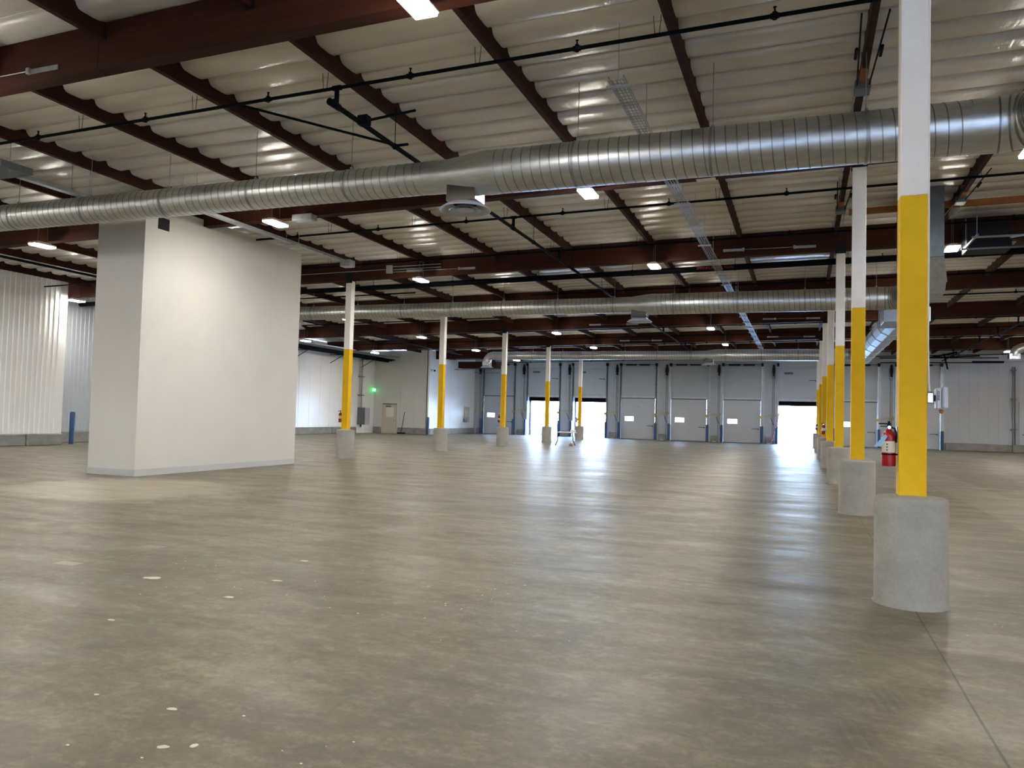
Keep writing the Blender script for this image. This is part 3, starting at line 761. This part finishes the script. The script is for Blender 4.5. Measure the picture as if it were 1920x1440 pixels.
b = MB().tube((-13, 0, .30), (.1, 0, .47), .011, 8); mk('conduit_run', b, 'galv', t)
mk('junction_box', MB().box(.0, .22, -.05, .03, .33, .60, bev=.01), 'galv', t)
b = MB()
for dz in (.37, .45, .55): b.tube((.2, 0, dz), (2.0, 0, dz+.02), .012, 8)
mk('conduit_bundle', b, 'galv', t)
tag(mk('beam_box', MB().box(-11.15, -10.62, 14.75, 15.0, 5.98, 6.12, bev=.01), 'galv'), 'flat grey metal box under the second beam, beside a lit lamp', 'box')
tag(mk('speaker_panel', MB().box(-2.0, -1.62, 15.1, 15.3, 6.28, 6.33, bev=.01), 'white'), 'small white flat panel under the second beam, right of the wire tray', 'panel')
# steel brackets with rods on the purlins beside the right row
def saddle(x, y, label, raw=True):
    z = 6.82+zr(x, y)
    t = thing('purlin_bracket', label, 'bracket', (x, y, z), group='steel purlin brackets')
    mk('plate_box', MB().box(-.11, .11, -.16, .16, -.10, .04, bev=.006), 'galv_dark', t)
    b = MB()
    for s in (-1, 1): b.tube((s*.085, -.16, -.05), (s*.16, -2.3, -.02), .012, 6); b.tube((s*.16, -1.35, -.03), (s*.158, -1.05, -.032), .022, 8)
    mk('tie_rods', b, 'black', t)
    b = MB()
    for s in (-1, 1): b.tube((s*.085, .16, -.05), (s*.12, 1.7, -.02), .012, 6)
    mk('tie_rods', b, 'wire', t)
    if raw: mk('timber_block', MB().box(-.05, .05, -.62, -.17, -.02, .06), 'rawwood', t)
saddle(.80, 12.6, 'dark steel bracket with rods under a purlin, above the nearest duct')
saddle(.80, 19.6, 'dark steel bracket with rods under the purlin by the second right-row column')
saddle(3.27, 19.6, 'dark steel bracket with rods under the purlin by the plenum')
t = thing('timber_joist', 'raw orange-brown timber joist across the roof right of the nearest column', 'joist', (0, 20.1, 0))
mk('joist', sheared_box(1.0, 9.0, -.05, .05, 6.78-.156, 6.92-.156), 'rawwood', t)
t = thing('louvred_unit_frame', 'hung steel frame of rods and struts below the roof at right, beside the plenum', 'frame', (4.6, 20.6, 0))
for x, y in ((-.9, -.5), (.5, -.5), (-.9, .8), (.5, .8)): mk('hanger_rod', MB().tube((x, y, 5.95), (x, y, 6.7), .008, 6), 'wire', t)
b = MB()
for y in (-.5, .8): b.box(-1.0, .6, y-.02, y+.02, 5.93, 5.97)
for x in (-.9, .5): b.box(x-.02, x+.02, -.6, .9, 5.97, 6.01)
b.tube((-.6, -2.2, 5.55), (1.6, -.2, 6.2), .022, 8)
mk('struts', b, 'galv_dark', t)
mk('duct_box', MB().box(-.85, .1, .9, 1.6, 5.95, 6.6, bev=.01), 'blackst', t)

# ------------------------------------------------------------------ dock doors
rail_l = []
def dock_door(i):
    x = DOORX[i]; op = i in (1, 2, 6); nm = 'door_%d' % (i+1)
    root = bpy.data.objects.new(nm, None); C.objects.link(root); root.location = (x, WY, 0); struct(root)
    def leaf(z0, h, rows, window):
        b = MB(); rh = h/rows
        for r in range(rows):
            za, zb = z0+r*rh+.004, z0+(r+1)*rh-.004
            if window and r == 2:
                b.box(.0, .30, -.05, 0, za, zb); b.box(.98, DW, -.05, 0, za, zb); b.box(.30, .98, -.05, 0, za, za+.13); b.box(.30, .98, -.05, 0, zb-.15, zb)
            else: b.box(0, DW, -.05, 0, za, zb, bev=.004)
            if window and r == 2: b.box(0, .30, -.04, .0, za-.005, zb+.005); b.box(.98, DW, -.04, .0, za-.005, zb+.005)
        if window:
            b.box(0, DW, -.04, 0, z0, z0+2*rh+.01); b.box(0, DW, -.04, 0, z0+3*rh-.01, z0+h)
        else: b.box(0, DW, -.04, -.002, z0, z0+h)
        return b
    if not op:
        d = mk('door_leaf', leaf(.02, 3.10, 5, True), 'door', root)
        rh = 3.10/5; za = .02+2*rh+.13; zb = .02+3*rh-.154
        mk('window_pane', MB().box(.30, .98, -.03, -.02, za, zb), 'glass', d)
        mk('door_handle', MB().box(2.02, 2.50, -.075, -.055, 1.03, 1.065).box(2.44, 2.50, -.08, -.055, .98, 1.04), 'blackst', d)
        b = MB()
        for q in (.62, 1.24, 1.86, 2.48): b.box(1.27, 1.37, -.062, -.05, q-.02, q+.02)
        mk('hinge_plates', b, 'wire', d)
        mk('floor_gasket', MB().box(0, DW, -.055, .0, 0, .02), 'blackst', root)
        mk('head_gasket', MB().box(-.05, DW+.05, -.06, .0, 3.12, 3.17), 'blackst', root)
        b = MB(); b.box(.34, 1.16, -.16, -.06, 5.66, 5.78); b.box(1.38, 2.18, -.16, -.06, 5.66, 5.78); mk('spring_bar', b, 'blackst', root)
    else:
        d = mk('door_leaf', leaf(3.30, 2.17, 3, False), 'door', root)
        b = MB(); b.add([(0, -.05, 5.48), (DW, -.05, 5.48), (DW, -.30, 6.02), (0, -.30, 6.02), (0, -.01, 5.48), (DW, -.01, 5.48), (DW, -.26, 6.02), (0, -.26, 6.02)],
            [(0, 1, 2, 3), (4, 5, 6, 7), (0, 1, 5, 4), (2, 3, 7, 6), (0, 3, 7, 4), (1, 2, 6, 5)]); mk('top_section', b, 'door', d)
        mk('window_pane', MB().box(.38, .98, -.056, -.05, 5.05, 5.20), 'galv_dark', d)
        mk('door_handle', MB().box(2.02, 2.50, -.075, -.055, 4.60, 4.635).box(2.44, 2.50, -.08, -.055, 4.55, 4.61), 'blackst', d)
        b = MB()
        for q in (3.75, 4.42, 5.05): b.box(1.27, 1.37, -.062, -.05, q-.04, q+.04)
        mk('hinge_plates', b, 'galv', d)
        mk('header_rail', MB().box(-.06, DW+.06, -.09, 0, 3.11, 3.27), 'lightsteel', root)
        b = MB(); b.box(-.1, DW+.1, .31, .9, 2.78, 3.6); mk('dock_seal', b, 'seal', root)
        b = MB(); b.box(-.12, 0, .32, .85, -1.0, 3.3); b.box(DW, DW+.12, .32, .85, -1.0, 3.3); mk('dock_seal', b, 'seal', root)
    b = MB()
    for s, x_ in ((-1, -.07), (1, DW+.07)):
        b.box(x_-.05, x_+.05, -.10, 0, 0, 5.75); b.box(x_-.015, x_+.015, -.16, -.10, 0, 5.6)
        for q in np.arange(.5, 5.6, .62): b.box(x_-.065-(.0 if s < 0 else .02), x_+.065, -.12, -.10, q-.02, q+.02)
    mk('track_rail', b, 'galv_dark' if i < 4 else 'galv', root)
    b = MB()
    for x_ in (-.07, DW+.07): b.box(x_-.05, x_+.10, -.30, -.02, 5.62, 5.84)
    b.tube((-.1, -.12, 5.74), (DW+.1, -.12, 5.74), .018, 8); mk('torsion_shaft', b, 'blackst', root)
    if i in (3, 4, 5, 7, 8): mk('header_rail', MB().box(-.02, DW+.02, -.085, -.062, 3.17, 3.29), 'lightsteel', root)
    if i >= 3:
        b = MB(); b.box(DW+.13, DW+.25, -.04, -.005, 0, 5.65)
        if i >= 4: b.box(-.24, -.14, -.04, -.005, 0, 5.65)
        mk('steel_jamb', b, 'lightsteel', root)
    # hoist motor with its chain loop
    b = MB(); z = 5.15
    b.box(-.43, -.25, -.30, -.02, z, z+.38, bev=.03); b.tube((-.34, -.15, z+.36), (-.34, -.15, z+.58), .07, 12); b.box(-.40, -.28, -.24, -.05, z-.24, z)
    m_ = mk('hoist_motor', b, 'blackst', root)
    mk('chain_loop', MB().path([(-.45, -.1, z+.45), (-.47, -.1, z), (-.48, -.1, z-.4), (-.42, -.1, z-.47), (-.34, -.1, z-.47), (-.29, -.1, z-.4), (-.28, -.1, z)], .010, 6), 'blackst', m_)
    mk('conduit', MB().tube((-.40, -.03, .45), (-.40, -.03, z-.3), .015, 6).tube((-.30, -.03, .9), (-.30, -.03, z-.2), .012, 6), 'galv_dark', root)
for i in range(9): dock_door(i)

dl = ['the leftmost dock door', 'the first open dock from the left', 'the second open dock from the left', 'the closed door right of the open pair', 'the middle closed dock door', 'the closed door left of the ladder', 'the open dock by the ladder', 'the closed door behind the right columns', 'the rightmost dock door']
bo = None
def bollard(x, y, label, h=1.27, grp='blue dock bollards', r=.095):
    global bo
    if bo is None:
        bo = thing('bollard', label, 'bollard', (x, y, 0), group=grp)
        mk('blue_sleeve', MB().lathe([(0, 0), (.095, 0), (.095, 1.23), (.085, 1.26), (.05, 1.275), (0, 1.28)], n=24), 'blue', bo, smooth=True)
        mk('base_ring', MB().lathe([(.095, 0), (.115, 0), (.115, .015), (.095, .02)], n=24), 'curb', bo); return bo
    o = dup(bo, (x, y, 0), label); o['group'] = grp; return o
for i in range(9):
    bollard(DOORX[i]-.10, WY-.38, 'short blue bollard at the left jamb of ' + dl[i])
    if i != 5 or True: bollard(DOORX[i]+DW+.10, WY-.38, 'short blue bollard at the right jamb of ' + dl[i])
bollard(-26.75, 22.2, 'blue bollard at the corner of the near left ribbed wall', grp='blue wall bollards'); 
bollard(-25.40, 50.2, 'blue bollard at the wall corner right of the broom', grp='blue wall bollards')

# dock lights: yellow folding arm and lamp head
dk = None
for i in range(9):
    x = DOORX[i]-.17
    if dk is None:
        dk = thing('dock_light', 'x', 'dock light', (x, WY-.1, 2.02), group='yellow dock lights')
        b = MB().box(-.75, 0, -.05, -.02, -.04, .0); b.box(-.60, -.05, -.09, -.06, .04, .08); b.box(-.08, .0, -.10, 0, -.08, .12, bev=.01); fa = mk('folding_arm', b, 'yellowgreen', dk)
        b = MB().lathe([(0, -.05), (.05, -.05), (.11, .03), (.115, .06), (0, .06)], n=20); o = mk('lamp_head', b, 'yellowgreen', dk, smooth=True); o.location = (-1.02, -.12, -.12); o.rotation_euler = (PI/2, 0, 0)
        mk('arm_link', MB().tube((-.75, -.04, -.02), (-1.0, -.10, -.10), .012, 6), 'galv', dk)
        mk('cable', MB().path([(-.35, -.07, -.15), (-.28, -.07, -.30), (-.20, -.07, -.52), (-.13, -.07, -.66)], .018, 6), 'black', fa); o = dk
    else: o = dup(dk, (x, WY-.1, 2.02))
    if i == 0: o.scale.x = .62; o.location.x += .12
    else: o.scale.x = 1.0
    o['label'] = 'folded yellow dock light arm left of ' + dl[i]
wh = None
for i in range(3, 9):
    x = DOORX[i]-.62
    lab = 'small white floor block left of ' + dl[i]
    if wh is None: wh = mk('floor_block', MB().box(-.13, .13, -.05, .05, 0, .045, bev=.008), 'white'); wh.location = (x, WY-.28, 0); o = wh
    else: o = wh.copy(); C.objects.link(o); o.location = (x, WY-.28, 0)
    tag(o, lab, 'block', 'white floor blocks')

# ------------------------------------------------------------------ staff door and things on the left far walls
root = bpy.data.objects.new('door_10', None); C.objects.link(root); root.location = (-28.82, 50.6, 0); struct(root)
d = mk('door_leaf', MB().box(-.52, .52, -.04, .02, .0, 2.12, bev=.004).box(-.55, .55, .02, .16, 0, .05), 'doorcream', root)
mk('door_frame', MB().box(-.60, -.52, -.06, .04, 0, 2.18).box(.52, .60, -.06, .04, 0, 2.18).box(-.60, .60, -.06, .04, 2.12, 2.20), 'doorcream', root)
mk('door_window', MB().box(-.27, .40, -.052, -.04, 1.22, 1.92), 'paper', d); M_['paper2'] = mat('frosted_pane', (.75, .72, .64), .3); d.children[0].data.materials[0] = M_['paper2']
mk('window_frame', MB().box(-.30, .43, -.056, -.04, 1.19, 1.22).box(-.30, .43, -.056, -.04, 1.92, 1.95).box(-.30, -.27, -.056, -.04, 1.19, 1.95).box(.40, .43, -.056, -.04, 1.19, 1.95), 'doorcream', d)
mk('door_closer', MB().box(-.28, .12, -.12, -.04, 1.97, 2.05, bev=.01), 'galv_dark', d)
mk('drip_rail', MB().box(-.55, .60, -.10, -.06, 2.17, 2.22), 'galv_dark', root)
mk('door_knob', MB().tube((.44, -.04, .98), (.44, -.10, .98), .02, 10).lathe([(0, 0), (.035, .01), (.04, .03), (.02, .05)], (.44, -.1, .96), 12), 'wire', d, smooth=True)
t = thing('push_broom', 'wide push broom leaning on the curb right of the staff door', 'broom', (-27.6, 50.25, 0))
mk('broom_head', MB().box(-.34, .34, -.04, .04, .05, .11, bev=.01), 'blackst', t)
mk('bristles', MB().box(-.33, .33, -.045, .045, 0, .05), 'dark', t)
mk('broom_handle', MB().tube((-.02, 0, .1), (.18, .12, 1.62), .020, 8), 'blackst', t)
mk('brace', MB().tube((.15, 0, .1), (.14, .06, 1.1), .006, 6), 'wire', t)

t = thing('electrical_cabinet', 'dark grey electrical cabinet on the far left wall, under conduits', 'electrical panel', (-30.19, 48.9, 0))
mk('cabinet', MB().box(0, .28, -.55, .05, .62, 1.86, bev=.01), 'galv_dark', t)
b = MB()
for yy in (-.42, -.20): b.tube((.10, yy, 1.86), (.10, yy, 5.9), .055, 10)
mk('riser_conduits', b, 'galv', t)
b = MB()
for z in (2.75, 4.1): b.box(0, .2, -.6, .0, z-.03, z+.03)
mk('conduit_strap', b, 'galv_dark', t)
mk('valve', MB().tube((.14, -.25, .45), (.14, -.25, .62), .05, 10), 'blackst', t)
tag(mk('wall_panel', MB().box(-30.19, -30.10, 49.25, 49.95, .62, 1.86, bev=.01), 'lightgrey'), 'flat pale electrical panel beside the dark cabinet on the far left wall', 'electrical panel')
t = thing('exit_sign', 'green lit EXIT sign high on the far left wall', 'exit sign', (-30.0, 50.2, 3.2), rz=PI/2)
mk('sign_body', MB().box(-.28, .28, -.03, .03, -.13, .13, bev=.01), 'green', t)
lettering('sign_letters', 'EXIT', .22, 'exitletters', t, (0, -.034, -.08), 'CENTER')
t = thing('security_camera', 'small dome security camera on the wall corner above the bollard', 'camera', (-25.6, 50.9, 4.72))
mk('mount_arm', MB().box(0, .04, -.06, .06, -.06, .10).tube((.03, 0, .05), (.25, 0, .05), .018, 8), 'lightgrey', t)
mk('dome', MB().lathe([(.0, -.12), (.05, -.10), (.07, -.05), (.07, 0), (.0, .02)], (.27, 0, .03), 16), 'blackst', t, smooth=True)
tag(mk('wall_panel', MB().box(-25.60, -25.52, 56.95, 57.85, 1.28, 2.15, bev=.01), 'doorcream'), 'tall cream wall panel on the blue-lit wall left of the docks', 'panel')
tag(mk('control_box', MB().box(-25.60, -25.50, 56.85, 57.30, .95, 1.22, bev=.01), 'galv_dark'), 'small dark control box below the cream wall panel', 'box')
tag(mk('control_box', MB().box(-25.60, -25.50, 57.38, 57.85, .95, 1.22, bev=.01), 'lightgrey'), 'small pale control box below the cream wall panel', 'box')

struct(mk('trim_1', MB().box(-25.68, -25.55, 50.52, 50.68, 0, 6.6), 'panel'))
# overhead angled pipes by the far left wall
t = thing('pipe_rack', 'rack of dark pipes along the top of the far left wall, beyond the enclosure', 'pipe', (-28.9, 0, 0))
b = MB()
for dx, z, r in ((0, 5.45, .07), (.28, 5.50, .05), (.52, 5.55, .05), (-.3, 5.50, .05)): b.tube((dx, 31, z), (dx, 50.3, z-.12), r, 12)
mk('pipes', b, 'black', t, smooth=True)
mk('metal_tray', MB().box(-.55, .95, 31, 50.3, 5.62, 5.70), 'galv', t)
for y in (32.5, 36.5, 40.5, 44.5, 48.5):
    mk('rack_bracket', MB().box(-1.2, .8, y-.03, y+.03, 5.34, 5.38).tube((-.1, y, 5.36), (-1.15, y, 4.80), .022, 6), 'blackst', t)
t = thing('ceiling_ductwork', 'dark low duct hung above the wall corner left of the docks', 'duct', (-23.6, 55.2, 5.15))
mk('duct_body', MB().box(-1.6, 1.6, -.5, .5, 0, .5, bev=.01), 'beam', t)
mk('conduit', MB().path([(-1.9, -.5, -.12), (-.2, -.5, -.12), (-.2, -.5, -.35), (1.9, -.5, -.35)], .018, 6), 'galv_dark', t)

# right part of the dock wall
t = thing('wall_conduit', 'pair of brown vertical pipes on the dock wall at the right edge', 'pipe', (12.94, WY-.10, 0))
mk('pipes', MB().tube((-.05, 0, .0), (-.05, 0, 5.6), .028, 10).tube((.09, 0, .0), (.09, 0, 5.6), .045, 10), 'galv_dark', t, smooth=True)
for z in (1.5, 3.5, 5.4): mk('pipe_strap', MB().box(-.16, .18, -.06, .08, z-.04, z+.04), 'galv_dark', t)
root = bpy.data.objects.new('door_11', None); C.objects.link(root); root.location = (13.9, WY, 0); struct(root)
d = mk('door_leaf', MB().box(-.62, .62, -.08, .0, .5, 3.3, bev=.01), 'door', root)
mk('door_handle', MB().box(-.45, -.15, -.12, -.08, 1.15, 1.19), 'blackst', d)
# ceiling clutter of pipes near the docks at right
t = thing('pipe_cluster', 'tangle of black sprinkler pipes and brace above the rightmost dock door', 'pipe', (8.2, 54.5, 0))
b = MB()
b.tube((-1.6, 0, 5.85), (1.9, -.6, 5.95), .045, 8); b.tube((-1.2, -.8, 5.75), (.9, .9, 6.3), .06, 8); b.tube((.0, -.3, 6.1), (.3, .3, 5.2), .05, 8)
b.tube((-3.5, .6, 5.62), (3.2, .6, 5.62), .03, 8); b.tube((-3.5, 1.0, 5.95), (3.2, 1.0, 5.95), .03, 8); b.box(1.7, 3.4, .5, .7, 5.60, 5.72)
b.tube((-1.0, .6, 5.6), (-1.0, .9, 4.9), .025, 6); b.tube((-1.0, .9, 4.9), (-2.0, 3.9, 4.75), .02, 6)
mk('pipes', b, 'black', t)

# ------------------------------------------------------------------ extinguishers
def ext_root(label):
    t = thing('fire_extinguisher', label, 'fire extinguisher', (0, 0, 0), group='fire extinguishers on columns')
    cyl = mk('cylinder', MB().lathe([(0, 0), (.066, 0), (.068, .01), (.068, .30), (.062, .335), (.045, .365), (.022, .385), (.02, .40), (0, .40)], n=28), 'red', t, smooth=True)
    mk('label_band', MB().lathe([(.0685, .145), (.0692, .147), (.0692, .262), (.0685, .264)], n=28), 'paper', cyl, smooth=True)
    b = MB().lathe([(.0695, .118), (.072, .118), (.072, .134), (.0695, .134)], n=28); b.box(.06, .115, -.012, .012, .118, .134); mk('strap', b, 'black', t)
    b = MB().box(-.018, .018, -.02, .02, .395, .44, bev=.004); b.box(-.10, .02, -.012, .012, .44, .455, bev=.003); b.box(-.085, .02, -.010, .010, .415, .425); b.tube((0, 0, .44), (0, 0, .475), .013, 8)
    vh = mk('valve_head', b, 'blackst', t)
    mk('gauge', MB().tube((0, -.02, .41), (0, -.036, .41), .018, 12), 'chrome', vh)
    mk('hose', MB().path([(.02, -.02, .41), (.05, -.05, .40), (.066, -.055, .34), (.062, -.05, .25)], .009, 6), 'black', t, smooth=True)
    mk('mount_bracket', MB().box(.07, .12, -.02, .02, .15, .42), 'wire', t)
    return t
ex = ext_root('red fire extinguisher with blue tag on the nearest right-row column'); ex.location = (.742, Y0-.01, 1.225); ex.scale = (.86, .86, .86)
ext_sp = [(XR, 3, 'fourth right-row column'), (XR, 5, 'sixth right-row column'), (XL, 2, 'nearest left-row column'), (XL, 4, 'third left-row column'), (XL, 6, 'farthest left-row column')]
for x, k, n_ in ext_sp: dup(ex, (x-.22, by(k)-.01, 1.20), 'small red fire extinguisher on the ' + n_)
b = MB().add([(-.02, -.075, .36), (-.02, -.078, .33), (-.16, -.085, .185), (-.115, -.085, .165)], [(0, 1, 3, 2)])
b = MB(); b.prism([(-.045, .335), (-.02, .315), (-.085, .205), (-.155, .205)], -.082, -.080, 'y'); mk('inspection_tag', b, 'tag', ex)
b = MB()
for i in range(3): b.box(-.030, -.018, -.0712, -.0695, .165+.03*i, .178+.03*i)
mk('label_marks', b, 'blackst', ex)

# emergency unit on the nearest column
t = thing('wall_mounted_unit', 'white plastic unit with steel junction box on the nearest column', 'electrical unit', (1.038, Y0-.02, 1.75))
mk('junction_box', MB().box(0, .062, -.045, .045, .05, .155, bev=.012), 'chrome', t)
bh = mk('back_housing', MB().box(.075, .118, -.06, .06, 0, .19, bev=.012), 'lightgrey', t)
mk('front_housing', MB().box(.125, .172, -.06, .06, .005, .205, bev=.014), 'lightgrey', t)
b = MB()
for i, z in enumerate((.155, .147, .139, .131, .12, .112, .10, .09, .08)): b.box(.083, .103, -.0625, -.060, z, z+(.004 if i < 5 else .006))
mk('barcode_label', b, 'tint', bh)
mk('coupling', MB().tube((.06, 0, .10), (.08, 0, .10), .03, 12), 'blackst', t)
mk('brass_fitting', MB().lathe([(0, 0), (.012, 0), (.02, -.012), (.016, -.03), (.006, -.04), (0, -.045)], (.125, 0, 0), 12), 'rawwood', t, smooth=True)
mk('wire_lead', MB().path([(.125, 0, -.04), (.128, 0, -.065), (.12, 0, -.085)], .006, 6), 'wire', t)
mk('feed_conduit', MB().path([(.018, 0, 4.3), (.016, 0, .6), (.022, 0, .25), (.03, 0, .16)], .009, 8), 'white', t, smooth=True)

# ------------------------------------------------------------------ folding table, ladder
t = thing('folding_table', 'white folding table with dark legs before the far left-row column', 'table', (-12.25, 41.0, 0), rz=.35)
mk('tabletop', MB().box(-.62, .62, -.35, .35, .70, .74, bev=.012), 'white', t)
for s in (-1, 1):
    b = MB(); x = s*.42
    b.path([(x-.06*s, -.3, .70), (x, -.22, .45), (x, -.20, .28), (x+.13*s, -.30, 0)], .014, 8); b.path([(x-.06*s, .3, .70), (x, .22, .45), (x, .20, .28), (x+.13*s, .30, 0)], .014, 8); b.tube((x, -.2, .28), (x, .2, .28), .012, 8); b.tube((x, -.22, .45), (x, .22, .45), .010, 8)
    mk('leg', b, 'blackst', t)
tag(mk('paper_sheet', MB().box(-12.55, -12.1, 40.85, 41.15, .741, .756, bev=.004), 'white'), 'white folded sheet lying on the folding table', 'paper')
tag(mk('small_box', MB().box(-11.98, -11.72, 41.0, 41.2, .741, .86, bev=.01), 'white'), 'small white box at the right end of the folding table', 'box')
tag(mk('orange_bag', MB().lathe([(0, 0), (.08, 0), (.10, .04), (.08, .10), (.03, .14), (0, .15)], (-11.85, 40.75, 0), 14), 'orange', smooth=True), 'small orange-brown bag on the floor under the folding table', 'bag')
t = thing('step_ladder', 'tall open step ladder with violet rails left of the rightmost visible open dock', 'ladder', (-1.42, 57.6, 0))
H = 2.42
for s, nm in ((-1, 'step_rails'), (1, 'rear_rails')):
    b = MB()
    for yy, y2 in ((-.30, -.14), (.30, .14)):
        b.tube((s*.64 + (0 if s < 0 else .0), yy, 0), (s*.07, y2, H), .034 if s < 0 else .022, 6)
    mk(nm, b, 'purple', t)
b = MB()
for i in range(1, 8):
    f_ = i/8; x = -.64+(.57)*f_; w_ = .30-.16*f_; b.box(x-.04, x+.04, -w_, w_, H*f_-.012, H*f_+.012)
mk('treads', b, 'lightgrey', t)
b = MB()
for i in (1, 3, 5):
    f_ = i/8; x = .64-.57*f_; w_ = .30-.16*f_; b.tube((x, -w_, H*f_), (x, w_, H*f_), .012, 6)
mk('rear_braces', b, 'lightgrey', t)
mk('top_cap', MB().box(-.14, .14, -.17, .17, H, H+.05, bev=.01), 'purple', t)

# ------------------------------------------------------------------ flakes and strips on the slab
def flake(x, y, rx, ry, a, label, mt='plaster', grp='plaster flakes on the floor'):
    n = 9; b = MB(); rs = rng.uniform(.65, 1.1, n); P = []
    for i in range(n):
        th = 2*PI*i/n; u, v = rx*rs[i]*math.cos(th), ry*rs[i]*math.sin(th); P.append((x+u*math.cos(a)-v*math.sin(a), y+u*math.sin(a)+v*math.cos(a)))
    b.prism(P, .0005, .005, 'z'); return tag(mk('plaster_flake', b, mt), label, 'debris', grp)
flake(-5.63, 5.59, .085, .05, .3, 'largest pale flake on the floor, left of centre foreground')
flake(-4.51, 5.32, .055, .028, .2, 'pale flake on the floor right of the largest one')
flake(-4.56, 6.02, .055, .02, .2, 'thin pale flake right of and beyond the largest one')
flake(-4.91, 6.93, .05, .02, .2, 'thin pale flake farthest out in the foreground floor')
flake(-4.78, 4.38, .032, .016, .1, 'small pale flake between two larger ones at left foreground')
flake(-3.62, 3.24, .014, .009, .4, 'tiny pale flake at lower left of the floor')
flake(-3.10, 3.25, .033, .012, .2, 'narrow pale flake at lower left of the floor')
flake(-2.79, 2.88, .030, .018, .5, 'pale flake on a dark stain at the bottom of the floor')
flake(-2.67, 2.95, .022, .018, .9, 'pointed pale flake right of the dark stain at the bottom')
tag(mk('tape_remnant', MB().box(-7.0, -6.74, 6.76, 6.90, .0003, .0015), 'tape'), 'faded tape remnant on the floor along a joint, farther one', 'tape', 'tape remnants')
tag(mk('tape_remnant', MB().box(-7.0, -6.72, 5.66, 5.80, .0003, .0015), 'tape'), 'faded tape remnant on the floor along a joint, nearer one', 'tape', 'tape remnants')
b = MB()
for cx, cy, n, sxx, syy in ((-5.2, 6.1, 16, .7, .5), (-3.2, 5.6, 18, .5, .35), (-2.6, 6.3, 10, .3, .3), (-1.5, 2.8, 40, .5, .3), (2.2, 6.5, 14, .8, 1.0), (-3.6, 14, 10, 2, 1.5), (-2.9, 6.9, 5, .4, .2)):
    for _ in range(n):
        x, y = rng.normal(cx, sxx), rng.normal(cy, syy); r = rng.uniform(.002, .007)
        if math.hypot(x-XR, y-Y0) < .34: continue
        P = [(x+r*1.5*math.cos(q), y+r*math.sin(q)) for q in np.linspace(0, 2*PI, 6)[:-1]]; b.prism(P, .0003, .002, 'z')
tag(mk('floor_crumbs', b, 'plaster'), 'scattered tiny pale crumbs on the foreground floor', 'debris', kind='stuff')

# ------------------------------------------------------------------ outside the docks
t = thing('parked_car', 'overexposed teal parked car seen through the first open dock', 'car', (-25.2, 72, -1.2), rz=.15)
mk('car_body', MB().prism([(-2.2, .35), (-2.15, .85), (-1.3, .95), (-.7, 1.42), (.9, 1.42), (1.5, .98), (2.1, .85), (2.2, .4)], -.85, .85, 'y'), 'teal', t)
mk('side_windows', MB().prism([(-1.15, .98), (-.65, 1.36), (.85, 1.36), (1.3, .98)], -.87, .87, 'y'), 'tint', t)
for x in (-1.35, 1.35):
    for y in (-.8, .8): mk('wheel', MB().tube((x, y-.1, .33), (x, y+.1, .33), .33, 20), 'tyre', t)

# portals in the open docks guide the skylight sampling
for i in (1, 2, 6):
    L = bpy.data.lights.new('dock_portal', 'AREA'); L.shape = 'RECTANGLE'; L.size = DW; L.size_y = DH; L.cycles.is_portal = True
    o = bpy.data.objects.new('dock_portal', L); C.objects.link(o); o.location = (DOORX[i]+DW/2, WY+.15, DH/2); o.rotation_euler = (-PI/2, 0, 0)
for a_, b_ in REAR:
    L = bpy.data.lights.new('rear_portal', 'AREA'); L.shape = 'RECTANGLE'; L.size = b_-a_; L.size_y = .7; L.cycles.is_portal = True
    o = bpy.data.objects.new('rear_portal', L); C.objects.link(o); o.location = ((a_+b_)/2, -13.15, 1.45); o.rotation_euler = (PI/2, 0, 0)
